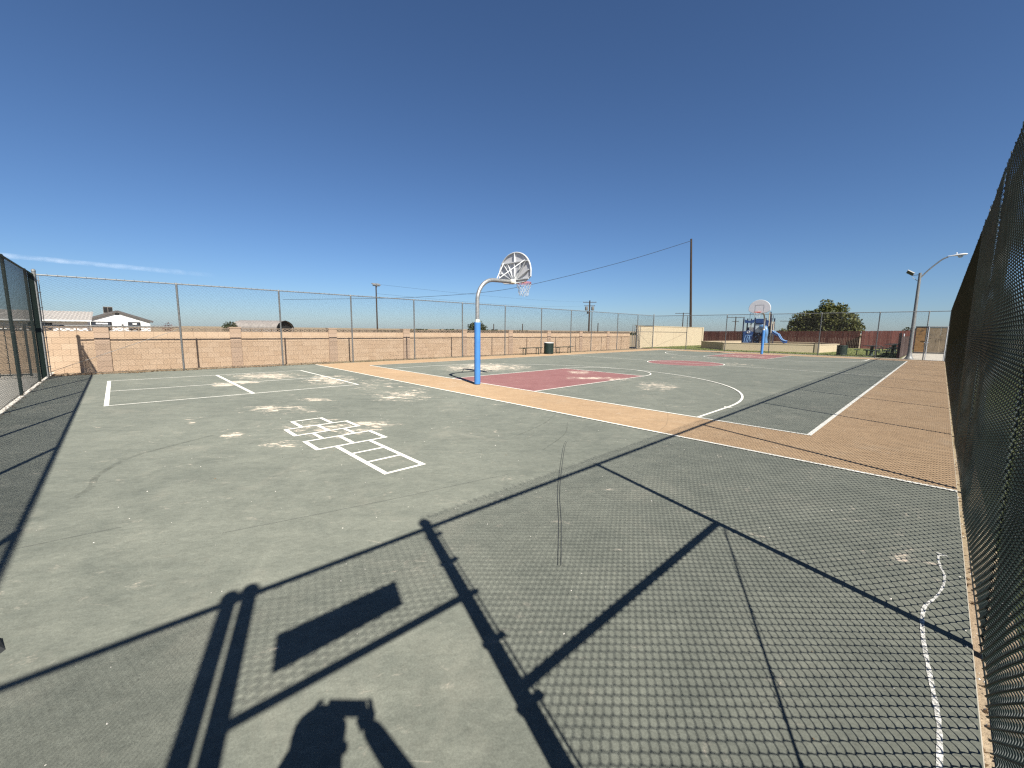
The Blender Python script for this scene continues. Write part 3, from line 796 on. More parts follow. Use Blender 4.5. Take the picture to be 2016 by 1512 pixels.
# ---------------------------------------------------------------- basketball hoops
def make_hoop(label):
    """origin at the pole's foot, reaching along +y"""
    r = thing('basketball_hoop', (0, 0, 0), label, 'basketball hoop', 'basketball hoops on gooseneck poles')
    prof = [(0, 0, 1.8), (0, 0, 2.42)] + [(0, .62 - .62 * math.cos(t), 2.42 + .62 * math.sin(t)) for t in [math.pi / 2 * k / 14 for k in range(1, 15)]] + [(0, 1.32, 3.055)]
    MB().tube([(0, 0, -.05), (0, 0, 1.8)] + prof[1:], .057, 16).build('pole', 'galvanised_pole', r, True)
    pad = MB()
    pr = []
    nz = 44
    for i in range(nz + 1):
        z = .02 + i * (1.78 / nz); pr.append((.089 + (.0035 if i % 2 else 0), z))
    pad.lathe(pr, 20); pd = pad.build('pole_pad', 'pad_blue', r, True)
    MB().lathe([(.0615, 1.80), (.0615, 1.885)], 16).build('collar', 'cream_label', r, True)
    mk = MB()  # the dark mark on the collar
    mk.prism([(0, 0), (.03, 0), (.03, .01), (.01, .01), (.01, .05), (0, .05)], (.0575, -.038, 1.815), (.44, .9, 0), (0, 0, 1), (.9, -.44, 0), .002).build('collar_mark', 'dark_print', r)
    MB().tube([(0, 1.28, 3.06), (0, 1.42, 3.06)], .072, 14).build('coupling', 'cream_label', r, True)
    BY = 1.42
    MB().cbox((0, BY + .02, 3.10), (.18, .05, .22)).build('mount_plate', 'white_metal', r)
    # fan-shaped board
    W, zb, zt = .69, 3.02, 3.93
    out = [(-W, .16), (-W, .34)] + [(W * math.cos(t), .30 + .61 * math.sin(t)) for t in [math.pi - math.pi * k / 24 for k in range(1, 24)]] + [(W, .34), (W, .16), (.45, .02), (.2, 0), (-.2, 0), (-.45, .02)]
    bd = MB().prism(out, (0, BY + .055, zb), (1, 0, 0), (0, 0, 1), (0, 1, 0), .012).build('backboard', 'board_paint', r)
    fl = MB(); m = len(out)
    fl.tube([(x, BY + .04, zb + z) for x, z in out], .022, 6, True); fl.build('rim_flange', 'white_metal', bd)
    sq = MB()
    for (x0, z0, x1, z1) in ((-.3, .12, -.255, .58), (.255, .12, .3, .58), (-.255, .535, .255, .58)): sq.box((x0, BY + .067, zb + z0), (x1, BY + .071, zb + z1))
    sq.build('target_square', 'rim_grey', bd)
    for x1, z1 in ((-.62, .36), (-.50, .62), (-.30, .62), (0, .90), (.30, .62), (.50, .62), (.62, .36)): MB().bar((x1 * .1, BY + .036, zb + .08), (x1, BY + .036, zb + z1), .022, .05, up=(0, 1, 0)).build('rib', 'white_metal', r)
    MB().bar((-.56, BY + .034, zb + .62), (.56, BY + .034, zb + .62), .03, .052, up=(0, 1, 0)).build('cross_bar', 'white_metal', r)
    MB().bar((-.62, BY + .034, zb + .10), (.62, BY + .034, zb + .10), .03, .05, up=(0, 1, 0)).build('cross_bar', 'white_metal', r)
    for sx in (-1, 1): MB().tube([(.05 * sx, .78, 3.10), (.46 * sx, BY - .0, 3.66)], .016, 8).build('brace', 'white_metal', r, True)
    RC = (0, BY + .07 + .15 + .229, 3.05)
    rim = MB(); rim.tube([(RC[0] + .229 * math.cos(t), RC[1] + .229 * math.sin(t), RC[2]) for t in [2 * math.pi * k / 28 for k in range(28)]], .010, 6, True)
    rim.tube([(RC[0] + .229 * math.cos(t), RC[1] + .229 * math.sin(t), RC[2] + .03) for t in [2 * math.pi * k / 28 for k in range(28)]], .009, 6, True)
    rim.cbox((0, BY + .1, 3.06), (.16, .07, .10)); rim.bar((-.09, BY + .1, 3.04), (-.14, RC[1] - .14, 3.04), .02, .03); rim.bar((.09, BY + .1, 3.04), (.14, RC[1] - .14, 3.04), .02, .03)
    for k in range(12):
        t = 2 * math.pi * k / 12; rim.bar((RC[0] + .229 * math.cos(t), RC[1] + .229 * math.sin(t), 3.05), (RC[0] + .235 * math.cos(t), RC[1] + .235 * math.sin(t), 3.02), .008, .008)
    rim.build('rim', 'rim_red', r, True)
    net = MB(); lv = [(.229, 3.03), (.205, 2.94), (.175, 2.85), (.15, 2.76), (.145, 2.66)]
    for k in range(12):
        for i in range(4):
            for sgn in (1, -1):
                a0 = 2 * math.pi * (k + (.5 if i % 2 else 0)) / 12; a1 = a0 + sgn * math.pi / 12
                j = .01 * math.sin(k * 7 + i * 3)
                net.tube([(lv[i][0] * math.cos(a0), RC[1] + lv[i][0] * math.sin(a0), lv[i][1]), (lv[i + 1][0] * math.cos(a1) + j, RC[1] + lv[i + 1][0] * math.sin(a1), lv[i + 1][1] + j)], .0045, 4)
    net.build('net', 'net_cord', r)
    return r
simple('rim_grey', (0.33, 0.33, 0.34), 0.6)
h1 = make_hoop('near basketball hoop seen from behind, blue padded gooseneck pole on the orange band')
h1.location = (-9.26, 7.50, 0)
h2 = copy_tree(h1)
h2['label'] = 'far basketball hoop facing the camera, white board before the playground tower'
h2.location = (-9.25, 34.95, 0); h2.rotation_euler = (0, 0, math.pi)

# ---------------------------------------------------------------- benches, bins, tables
def make_bench(label):
    r = thing('bench', (0, 0, 0), label, 'bench', 'backless benches along the back fence')
    b = MB()
    for k in range(3): b.box((-.135 + k * .092, -1.0, .42), (-.135 + k * .092 + .084, 1.0, .455))
    b.build('seat', 'bench_green', r, local=True)
    for y in (-.62, .62):
        l = MB().tube([(-.11, y, 0), (-.11, y, .40), (.11, y, .40), (.11, y, 0)], .026, 8).box((-.16, y - .04, 0), (-.06, y + .04, .012)).box((.06, y - .04, 0), (.16, y + .04, .012))
        l.build('leg', 'bench_green', r, True, local=True)
    return r
b1 = make_bench('dark green backless bench left of the green bin by the back fence'); b1.location = (-18.52, 19.5, 0.004)
b2 = copy_tree(b1); b2['label'] = 'dark green backless bench right of the green bin by the back fence'; b2.location = (-18.42, 22.75, 0.004)
def make_bin(label, r0=.34, h=.78):
    r = thing('trash_bin', (0, 0, 0), label, 'trash bin', 'dark green round trash bins')
    MB().lathe([(r0 * .86, .02), (r0 * .88, .05), (r0 * .88, h - .05), (r0 * .86, h - .04)], 28).build('drum', 'bench_green', r, True, local=True)
    s = MB()
    for k in range(30):
        t = 2 * math.pi * k / 30; c_, s_ = math.cos(t), math.sin(t); w = .027
        q = []
        for z in (.03, h - .03):
            for (rr_, tt) in ((r0 * .9, -w), (r0 * .9, w), (r0 * .955, w), (r0 * .955, -w)): q.append((c_ * rr_ - s_ * tt, s_ * rr_ + c_ * tt, z))
        s.add(q, [(0, 3, 2, 1), (4, 5, 6, 7), (0, 1, 5, 4), (1, 2, 6, 5), (2, 3, 7, 6), (3, 0, 4, 7)])
    s.build('slats', 'bench_green', r, local=True)['kind'] = 'stuff'
    for z in (.05, h - .03): MB().tube([(r0 * .97 * math.cos(t), r0 * .97 * math.sin(t), z) for t in [2 * math.pi * k / 28 for k in range(28)]], .016, 6, True).build('hoop_band', 'bench_green', r, True, local=True)
    MB().lathe([(r0 * .8, h - .12), (r0 * .93, h + .005), (r0 * .99, h - .01), (r0 * .98, h - .06)], 28).build('bin_liner', 'bag_pale', r, True, local=True)
    return r
t1 = make_bin('green slatted trash bin with pale liner between the two benches by the back fence'); t1.location = (-18.42, 21.15, .004)
t2 = copy_tree(t1); t2['label'] = 'dark green round trash bin behind the far fence, left of the picnic tables'; t2.location = (-5.14, 39.75, -.03)
lbl = [x for x in bpy.data.objects if x.parent is t2 and x.name.startswith('bin_liner')]
for x in lbl: bpy.data.objects.remove(x)
def make_picnic(label):
    r = thing('picnic_table', (0, 0, 0), label, 'picnic table', 'dark picnic tables on the lawn')
    oct_ = [(.56 * math.cos(math.pi / 8 + k * math.pi / 4), .56 * math.sin(math.pi / 8 + k * math.pi / 4)) for k in range(8)]
    MB().prism(oct_, (0, 0, .735), (1, 0, 0), (0, 1, 0), (0, 0, 1), .04).build('tabletop', 'bench_green', r, local=True)
    MB().lathe([(.16, 0), (.12, .06), (.10, .2), (.10, .70), (.2, .735)], 14).build('pedestal', 'bench_green', r, True, local=True)
    for k in range(4):
        a = k * math.pi / 2 + .12
        pts = [(1.02 * math.cos(t), 1.02 * math.sin(t)) for t in [a - .48 + .96 * i / 8 for i in range(9)]] + [(.74 * math.cos(t), .74 * math.sin(t)) for t in [a + .48 - .96 * i / 8 for i in range(9)]]
        MB().prism(pts, (0, 0, .42), (1, 0, 0), (0, 1, 0), (0, 0, 1), .04).build('seat', 'bench_green', r, local=True)
        l = MB()
        for q in (-.3, .3):
            c_, s_ = math.cos(a + q), math.sin(a + q)
            l.tube([(.88 * c_, .88 * s_, .42), (.88 * c_, .88 * s_, .05), (.82 * c_, .82 * s_, .02), (.14 * c_, .14 * s_, .02)], .03, 8)
        l.build('leg', 'bench_green', r, True, local=True)
    return r
p1 = make_picnic('nearer dark picnic table with curved seats just behind the far fence'); p1.location = (-3.52, 40.75, -.03)
p2 = copy_tree(p1); p2['label'] = 'second picnic table farther back on the lawn beside the brown steel fence'; p2.location = (-2.75, 47.2, -.03)
p3 = copy_tree(p1); p3['label'] = 'third picnic table farthest back, in the corner by the red wood fence'; p3.location = (-2.9, 52.3, -.03)

# ---------------------------------------------------------------- far side: planter wall, wood fence, plywood doors
pw = thing('planter_wall', (-12, 45, -.1), 'low tan block retaining wall round the raised playground', 'wall')
ring = [(-17.45, 44.6), (-14.15, 41.3), (-7.25, 43.2), (-6.6, 48.4), (-9.0, 53.0), (-16.0, 53.0)]
for i in range(len(ring)):
    a, e = Vector((*ring[i], 0)), Vector((*ring[(i + 1) % len(ring)], 0)); d = (e - a).normalized()
    L = (e - a).length
    MB().bar(a + d * .0 + Vector((0, 0, .24)), e + Vector((0, 0, .24)), .18, .72).build('wall_face', 'stucco_tan', pw)
    MB().bar(a - d * .06 + Vector((0, 0, .635)), e + d * .06 + Vector((0, 0, .635)), .24, .06).build('coping', 'stucco_tan', pw)
MB().box((-7.42, 43.0, -.1), (-7.08, 43.34, .72)).build('corner_pier', 'stucco_tan', pw)
fill = MB().prism(ring, (0, 0, .3), (1, 0, 0), (0, 1, 0), (0, 0, 1), .10).build('play_sand', 'dirt'); tag(fill, kind='structure')

def picket_fence(name, label, p0, p1, h0, h1, pick, gapw, mat, z0=-.05):
    p0, p1 = Vector((*p0, z0)), Vector((*p1, z0)); d = (p1 - p0); L = d.length; d.normalize(); nrm = Vector((-d.y, d.x, 0))
    r = thing(name, p0, label, 'fence')
    b = MB(); n = int(L / (pick + gapw)); rnd = random.Random(3)
    for i in range(n):
        s_ = i * (pick + gapw); h = h0 + (h1 - h0) * s_ / L + rnd.uniform(-.015, .015); o = nrm * rnd.uniform(-.006, .006)
        a, e = p0 + d * s_ + o, p0 + d * (s_ + pick) + o
        b.add([a, e, e + nrm * .02, a + nrm * .02, a + Vector((0, 0, h)), e + Vector((0, 0, h)), e + nrm * .02 + Vector((0, 0, h)), a + nrm * .02 + Vector((0, 0, h))],
              [(0, 3, 2, 1), (4, 5, 6, 7), (0, 1, 5, 4), (1, 2, 6, 5), (2, 3, 7, 6), (3, 0, 4, 7)])
    b.build('picket_boards', mat, r)['kind'] = 'stuff'
    for z in (.35, h0 - .3): MB().bar(p0 + Vector((0, 0, z)) - nrm * .03 + nrm * .07, p1 + Vector((0, 0, z)) + nrm * .04, .04, .09).build('rail', mat, r)
    k = 0
    while k * 2.4 < L:
        q = p0 + d * (k * 2.4) + nrm * .06; MB().bar(q, q + Vector((0, 0, h0 + .02)), .09, .09).build('post', mat, r); k += 1
    return r
picket_fence('wood_fence', 'long dark red wooden fence behind the playground, below the tree', (-24.5, 61.5), (-6.4, 61.0), 1.78, 1.98, .135, .012, 'wood_red')
picket_fence('wood_fence', 'shorter red wooden fence running to the right behind the picnic tables', (-6.2, 60.6), (-1.85, 63.2), 1.98, 2.1, .135, .012, 'wood_red')
picket_fence('steel_fence', 'low dark brown fence going away between lawn and concrete path, beside the lamp pole', (-1.86, 38.2), (-1.78, 47.5), 1.5, 1.5, .12, .010, 'brown_steel')
o = thing('fence_post', (-1.92, 38.15, 0), 'thick dark brown post at the near end of the low brown fence', 'post')
MB().tube([(-1.92, 38.15, -.05), (-1.92, 38.15, 1.62)], .075, 12).build('shaft', 'brown_steel', o, True); MB().lathe([(.085, 1.62), (.08, 1.66), (.03, 1.70)], 12, (-1.92, 38.15, 0)).build('post_cap', 'brown_steel', o, True)
o = thing('white_stake', (-1.9, 42, 0), 'short white stake leaning by the low brown fence', 'stake')
MB().tube([(-1.89, 42, -.04), (-1.93, 42, 1.62)], .035, 10).build('stake_tube', 'white_metal', o, True)
MB().lathe([(.04, 0), (.04, .05), (.01, .06)], 10, (-1.93, 42, 1.6)).build('stake_cap', 'white_metal', o, True)
pdoor = thing('plywood_gate', (-.6, 50, 0), 'large weathered plywood double gate at the far right, one leaf brown and one grey', 'gate')
MB().box((-1.55, 50.0, .12), (-.85, 50.05, 2.22)).build('plywood_panel', 'ply_brown', pdoor)['label'] = 'brown plywood panel'
MB().box((-.78, 50.0, .12), (-.08, 50.05, 2.2)).build('plywood_panel', 'ply_grey', pdoor)['label'] = 'grey plywood panel'
MB().box((-.068, 50.0, .12), (.5, 50.05, 2.2)).build('plywood_panel', 'ply_grey', pdoor)['label'] = 'grey plywood panel'
MB().box((-1.62, 49.98, 2.22), (.55, 50.08, 2.31)).build('top_beam', 'dark_iron', pdoor); MB().box((-1.55, 49.99, .02), (.55, 50.06, .11)).build('bottom_beam', 'dark_iron', pdoor)
for x in (-1.62, -.85, .5): MB().box((x, 49.97, -.05), (x + .07, 50.07, 2.21)).build('post', 'dark_iron', pdoor)
gb = MB().tube([(-1.0, 49.93, 1.25), (-.8, 49.93, 1.2), (-.6, 49.93, 1.32)], .02, 6).build('chain', 'dark_iron', pdoor)

# ---------------------------------------------------------------- playground
pl = thing('playground_tower', (-13, 47, .4), 'dark blue playground tower with decorated panel, tube and wavy slide, behind the far fence', 'playground')
posts = [(-14.1, 46.2, 3.0), (-13.05, 46.2, 3.02), (-12.12, 46.2, 3.0), (-13.75, 47.4, 2.98), (-12.05, 47.4, 3.65), (-11.72, 46.6, 3.0), (-14.1, 47.4, 3.0), (-11.72, 47.6, 3.0)]
for x, y, z in posts: MB().tube([(x, y, .35), (x, y, z)], .06, 10).lathe([(.068, 0), (.068, .03), (.03, .06)], 10, (x, y, z)).build('post', 'play_navy', pl, True)
MB().box((-14.05, 46.25, 1.28), (-11.75, 47.5, 1.36)).build('deck', 'play_navy', pl)
pan = MB().prism([(-14.02, .52), (-13.12, .52), (-13.12, 1.62), (-13.3, 1.74), (-13.58, 1.86), (-13.86, 1.74), (-14.02, 1.68)], (0, 46.16, 0), (1, 0, 0), (0, 0, 1), (0, -1, 0), .05).build('graphic_panel', 'play_blue', pl)
dec = MB()
for pts in ([(-13.9, .6), (-13.86, 1.0), (-13.80, 1.3)], [(-13.72, .62), (-13.66, .95), (-13.56, 1.34)], [(-13.6, .62), (-13.54, .9), (-13.44, 1.2)], [(-13.46, 1.3), (-13.38, .95), (-13.32, .66)], [(-13.4, .75), (-13.28, .8), (-13.22, 1.0)], [(-13.8, 1.3), (-13.6, 1.36), (-13.4, 1.3), (-13.2, 1.36)]):
    dec.tube(smooth_path([(x, 46.105, z) for x, z in pts], 4), .022, 6)
dec.build('panel_relief', 'play_light_blue', pan)['kind'] = 'stuff'
MB().tube([(-13.55 + .13 * math.cos(t), 46.1, 1.66 + .10 * math.sin(t)) for t in [2 * math.pi * k / 16 for k in range(16)]], .03, 6, True).build('porthole', 'white_metal', pan, True)
MB().box((-13.02, 46.18, .52), (-12.5, 46.23, 1.62)).build('climber_panel', 'play_navy', pl)
for q in ((-12.9, .7), (-12.7, .95), (-12.85, 1.2), (-12.62, 1.42), (-12.68, .66)): MB().ball((q[0], 46.14, q[1]), .05, 8).build('hand_hold', 'play_light_blue', pl, True)
# roof panels and arches
for (x0, x1, z0, z1) in ((-13.98, -13.12, 2.62, 2.92), (-13.0, -12.2, 2.62, 2.92)):
    n = 8; pts = [(x0, z0)] + [(x0 + (x1 - x0) * i / n, z0 - .06 + .0 * i + .02 * math.sin(math.pi * i / n)) for i in range(1, n)] + [(x1, z0), (x1, z1)] + [(x1 - (x1 - x0) * i / n, z1 - .12 * math.sin(math.pi * i / n)) for i in range(1, n)] + [(x0, z1)]
    MB().prism(pts, (0, 46.17, 0), (1, 0, 0), (0, 0, 1), (0, -1, 0), .06).build('arch_panel', 'play_blue', pl)
MB().box((-14.0, 46.3, 2.75), (-12.1, 47.4, 2.82)).build('roof_beam', 'play_blue', pl)
for k in range(6): MB().tube([(-13.5 + k * .075, 46.18, 1.7), (-13.5 + k * .075, 46.18, 2.55)], .012, 6).build('rail_bar', 'white_metal', pl, True)
MB().box((-12.98, 46.20, 1.62), (-12.2, 46.235, 2.45)).build('clear_panel', 'play_clear', pl)
# spiral tube beside the tower
tb_ = MB(); pts = smooth_path([(-12.5, 46.2, 2.15), (-12.1, 45.95, 2.05), (-11.98, 45.9, 1.6), (-12.05, 46.0, 1.1), (-12.0, 46.1, .62)], 6)
tb_.tube(pts, .24, 14); tb_.build('tube_slide', 'play_tube', pl, True)
for x in (-11.66, -11.5): MB().tube([(x, 46.5, .38), (x, 46.5, 2.7)], .05, 8).build('support', 'play_tan', pl, True)
MB().box((-14.05, 47.42, 1.36), (-12.1, 47.47, 2.15)).build('back_panel', 'play_blue', pl)
MB().box((-11.76, 46.65, 1.36), (-11.72, 47.55, 2.5)).build('side_panel', 'play_navy', pl)
MB().box((-12.45, 46.3, .42), (-12.2, 46.36, 2.9)).build('ladder_panel', 'play_navy', pl)
MB().prism([(-12.98, 2.45), (-12.2, 2.45), (-11.9, 2.2), (-11.85, 2.75), (-12.2, 2.98), (-12.98, 2.98)], (0, 46.22, 0), (1, 0, 0), (0, 0, 1), (0, 1, 0), .05).build('roof_panel', 'play_blue', pl)
hp = MB(); hp.tube([(-13.85, 47.2, 2.9), (-13.85, 47.2, 3.62), (-13.4, 47.2, 3.5), (-13.4, 47.2, 2.9)], .025, 8)
hp.tube([(-11.8, 47.4, 2.9), (-11.8, 47.4, 3.35)], .02, 8); hp.build('hoop_bar', 'play_navy', pl, True)
MB().tube([(-12.0, 46.9, .4), (-12.03, 46.9, 3.62)], .05, 8).build('mast', 'play_tan', pl, True)
sl = MB(); path = [(-11.55, 1.66), (-11.32, 1.50), (-11.15, 1.38), (-11.0, 1.30), (-10.88, 1.12), (-10.72, .86), (-10.5, .70), (-10.28, .66)]
path = [(p.x, p.z) for p in smooth_path([(x, 0, z) for x, z in path], 4)]
vs, fs = [], []
cs = [(-.28, .2), (-.28, .0), (-.24, -.02), (.24, -.02), (.28, .0), (.28, .2), (.25, .2), (.24, .03), (-.24, .03), (-.25, .2)]
for x, z in path:
    for dy, dz in cs: vs.append((x, 46.5 + dy, z + dz))
for i in range(len(path) - 1):
    for k in range(len(cs)):
        l = (k + 1) % len(cs); fs.append((i * 10 + k, i * 10 + l, (i + 1) * 10 + l, (i + 1) * 10 + k))
sl.add(vs, fs).build('wavy_slide', 'play_slide', pl, True)
for dy in (-.28, .28): MB().tube([(x, 46.5 + dy, z + .2) for x, z in path], .03, 6).build('slide_edge', 'play_light_blue', pl, True)
MB().bar((-10.5, 46.5, .38), (-10.5, 46.5, .66), .08, .3).build('slide_foot', 'play_navy', pl)

# ---------------------------------------------------------------- lamp and poles
la = thing('street_lamp', (-1.35, 38.0, 0), 'grey street lamp with curved arm and small floodlight at the far right corner', 'street lamp')
MB().tube([(-1.36, 38, -.05), (-1.38, 38, 5.58)], [.115, .075], 14).build('pole', 'galvanised', la, True)
MB().lathe([(.24, -.04), (.24, .0), (.19, .08), (.14, .2), (.12, .4)], 14, (-1.36, 38, 0)).build('pole_base', 'galvanised', la, True)
ap = [(-1.36, 38, 5.25), (-1.0, 38, 5.75), (-.72, 38, 6.07), (-.45, 38, 6.34), (-.22, 38, 6.46)]
MB().tube(smooth_path(ap, 5), .042, 10).build('lamp_arm', 'galvanised_pole', la, True)
hd = MB(); prof = [(-.25, .05), (-.1, .07), (.05, .10), (.25, .14), (.42, .15), (.54, .11), (.6, .04)]
vs, fs = [], []
for i, (u, w) in enumerate(prof):
    z = 6.49 + .05 * (u + .25)
    for k in range(10):
        a = 2 * math.pi * k / 10; vs.append((u, 38 + w * math.cos(a), z + (w * .55 if math.sin(a) > 0 else w * .35) * math.sin(a)))
for i in range(len(prof) - 1):
    for k in range(10): fs.append((i * 10 + k, i * 10 + (k + 1) % 10, (i + 1) * 10 + (k + 1) % 10, (i + 1) * 10 + k))
fs += [tuple(range(10)), tuple(reversed(range(60, 70)))]
hh = hd.add(vs, fs).build('lamp_head', 'white_metal', la, True)
MB().ball((.3, 38, 6.44), .12, 12, (1, 1, .8)).build('lamp_lens', 'play_clear', hh, True)
MB().lathe([(.035, 6.60), (.035, 6.66), (.02, 6.68)], 8, (.12, 38, 0)).build('photocell', 'white_metal', hh, True)
FA, FB = Vector((.82, 0, -.57)), Vector((.30, -.75, .58)); FC = FA.cross(FB).normalized()
fl_ = MB().prism([(-.2, -.13), (.2, -.13), (.2, .13), (-.2, .13)], (-1.86, 37.95, 5.60), FA, FB, -FC, .07).build('floodlight', 'galvanised', la)
MB().prism([(-.17, -.11), (.17, -.11), (.17, .11), (-.17, .11)], Vector((-1.86, 37.95, 5.60)) + FC * .002, FA, FB, FC, .012).build('floodlight_glass', 'glass_dark', fl_)
MB().tube([(-1.7, 38, 5.45), (-1.38, 38, 5.47)], .02, 6).tube([(-1.75, 38, 5.35), (-1.40, 38, 5.02)], .015, 6).build('floodlight_bracket', 'galvanised', la)

up = thing('utility_pole', (-22.0, 52, 0), 'tall bare dark wooden utility pole rising behind the taller tan wall', 'utility pole', 'wooden utility poles')
MB().tube([(-21.75, 52, -.1), (-22.55, 52, 12.95)], [.16, .11], 12).build('pole_shaft', 'wood_pole', up, True)
MB().tube([(-22.50, 51.86, 12.66), (-22.56, 51.92, 12.66)], .05, 8).build('insulator', 'dark_iron', up)
ow = thing('overhead_wire', (-22.6, 51.8, 12.66), 'dark overhead wire sagging left from the tall wooden pole', 'wire', 'overhead wires')
wp = smooth_path([(-22.58, 51.8, 12.66), (-29.73, 47.62, 10.36), (-40.0, 41.55, 7.75), (-46.67, 37.62, 6.75), (-55.24, 32.56, 6.25), (-60.7, 29.34, 6.15), (-76, 20.3, 6.1)], 6)
MB().tube(wp, .026, 6).build('wire_strand', 'wire_black', ow, True)
def pole_thing(label, x, y, h, r, arms, grp='wooden utility poles', extra=None):
    u = thing('utility_pole', (x, y, -.1), label, 'utility pole', grp)
    MB().tube([(x, y, -.1), (x, y, h)], [r, r * .7], 8).build('pole_shaft', 'wood_pole', u, True)
    d = Vector((y, -x, 0)).normalized()
    for z, w in arms:
        c_ = Vector((x, y, z)); MB().bar(c_ - d * w, c_ + d * w, .12, .12).build('crossarm', 'wood_pole', u)
        ins = MB()
        for k in (-.9, -.45, .45, .9): q = c_ + d * w * k; ins.lathe([(.05, .06), (.06, .12), (.03, .22)], 6, q)
        ins.build('insulator', 'galvanised', u)['kind'] = 'stuff'
    return u
upo = pole_thing('wooden utility pole with crossarm and transformers beyond the block wall near its right end', -60, 83.6, 8.9, .22, ((8.45, 1.6), (7.6, 1.3)))
for dx in (-1, 1):
    d = Vector((83.6, 60, 0)).normalized() * dx * .75
    MB().lathe([(.3, -.4), (.34, -.35), (.34, .45), (.2, .55)], 10, (-60 + d.x, 83.6 + d.y, 6.9)).build('transformer', 'galvanised', upo, True)
MB().lathe([(.2, -.3), (.22, .3), (.1, .4)], 10, (-60.3, 83.3, 6.0)).build('transformer', 'dark_iron', upo, True)
for (x, y, h, arms, lb) in ((-73.5, 107.1, 4.0, (), 'tiny bare far pole just right of the transformer pole'), (-52.4, 118.9, 7.1, ((6.9, 2.2),), 'small distant pole with crossarm left of the tall wooden pole'),
                     (-39.8, 123.7, 5.9, ((5.7, 2.2), (4.6, .8)), 'small distant pole with crossarm left of the playground'), (-97.7, 85.7, 3.4, (), 'short distant pole over the block wall, just right of the near hoop pole'),
                     (-91.5, 92.3, 3.5, (), 'second short distant pole over the block wall, above the left bench'), (-27.9, 126.9, 4.8, ((4.7, 2.0),), 'distant pole just right of the playground tower')):
    pole_thing(lb, x, y, h, .17, arms)
def wire(label, a, e, sag):
    a, e = Vector(a), Vector(e); w = thing('overhead_wire', a, label, 'wire', 'overhead wires')
    MB().tube([a.lerp(e, t) - Vector((0, 0, sag * 4 * t * (1 - t))) for t in [k / 16 for k in range(17)]], .006, 4).build('wire_strand', 'wire_black', w)
wire('thin upper wire from the transformer pole to the light pole', (-60, 83.6, 8.6), (-30, 14.5, 4.9), .4)
wire('thin lower wire from the transformer pole to the light pole', (-60.5, 83.0, 7.6), (-30, 14.5, 4.2), .5)
lp = thing('light_pole', (-30, 14.46, 0), 'thin grey pole with two floodlights on top, behind the block wall', 'light pole')
MB().tube([(-30, 14.47, -.1), (-30, 14.46, 4.78)], [.062, .045], 10).build('pole_shaft', 'wood_pole', lp, True)
MB().bar((-30, 14.2, 4.78), (-30, 14.74, 4.78), .05, .05).build('crossarm', 'galvanised', lp)
for y in (14.30, 14.62): MB().prism([(-.16, -.14), (.16, -.14), (.16, .14), (-.16, .14)], (-30, y, 4.86), (.9, 0, -.4), (0, 1, 0), (.4, 0, .9), .06).build('floodlight', 'galvanised_pole', lp)
MB().tube([(-30, 14.46, 4.6), (-29.8, 14.46, 4.75)], .03, 6).build('bracket', 'galvanised', lp)

# ---------------------------------------------------------------- buildings beyond the wall
hs = thing('white_house', (-100, 0, -.1), 'white gabled house with dark roof edge and rooftop cooler beyond the block wall', 'house')
HX = -100
MB().prism([(-4.0, -.1), (4.55, -.1), (4.55, 2.25), (.36, 3.85), (-4.0, 2.2)], (HX - 9, 0, 0), (0, 1, 0), (0, 0, 1), (1, 0, 0), 9).build('wall', 'house_white', hs)
for sgn, ye, ze in ((-1, -6.3, 1.45), (1, 5.0, 2.25)):
    rf_ = MB().bar((HX - 4.2, .36 , 4.02), (HX - 4.2, ye, ze), 9.0, .16).build('roof', 'roof_grey', hs)
    fb = MB().bar((HX + .33, .36 , 3.99), (HX + .33, ye, ze - .03), .05, .34).build('fascia_board', 'roof_grey', hs)
co = MB().box((HX - 2.2, -1.35, 3.5), (HX - 1.0, -.15, 4.75)).build('cooler', 'cooler_beige', hs)
for y0, y1 in ((-1.3, -.8), (-.72, -.2)):
    MB().box((HX - .99, y0, 3.75), (HX - .97, y1, 4.65)).build('louvre', 'dark_gap', co)
MB().box((HX + .02, .1, 3.35), (HX + .06, .62, 3.62)).build('gable_vent', 'dark_gap', hs)
for y0, y1, mull in ((-3.0, -.45, 2), (1.6, 3.25, 2)):
    wf = MB().box((HX + .0, y0, .7), (HX + .06, y1, 2.16)).build('window', 'dark_gap', hs)
    L = (y1 - y0 - .3) / mull
    for k in range(mull):
        pn = MB().box((HX + .06, y0 + .12 + k * (L + .06), .9), (HX + .08, y0 + .12 + k * (L + .06) + L - .06, 2.0)).build('pane', 'glass_dark', wf)
    MB().box((HX + .065, y0 + .6, 1.72), (HX + .10, y1 - .5, 1.95)).build('blind', 'house_white', wf)
MB().box((HX + .02, .75, 1.6), (HX + .10, 1.0, 1.75)).build('wall_light', 'dark_gap', hs)
h2_ = thing('long_shed', (-70, -14, -.1), 'long low shed with pale corrugated roof at the far left, beside the white house', 'shed')
MB().box((-78, -33, -.1), (-70.2, -2.4, 1.95)).build('wall', 'house_white', h2_)
rs = MB()
for k in range(100): rs.add([(-79, -34 + k * .32, 3.3), (-69.4, -34 + k * .32, 2.1), (-69.4, -33.84 + k * .32, 2.16), (-79, -33.84 + k * .32, 3.36), (-69.4, -33.68 + k * .32, 2.1), (-79, -33.68 + k * .32, 3.3)], [(0, 1, 2, 3), (3, 2, 4, 5)])
rs.build('roof', 'roof_sheet', h2_)
MB().box((-69.5, -34, 1.98), (-69.38, -2.0, 2.12)).build('gutter', 'house_white', h2_)
for k in range(6):
    y = -30 + k * 4.6
    wf = MB().box((-70.2, y, .9), (-70.15, y + 1.8, 1.75)).build('window', 'dark_gap', h2_); MB().box((-70.15, y + .1, 1.0), (-70.13, y + 1.7, 1.68)).build('pane', 'glass_dark', wf)
ba = thing('arched_barn', (-130, 30, -.1), 'grey round-roofed barn with a dark open end, low beyond the block wall', 'barn')
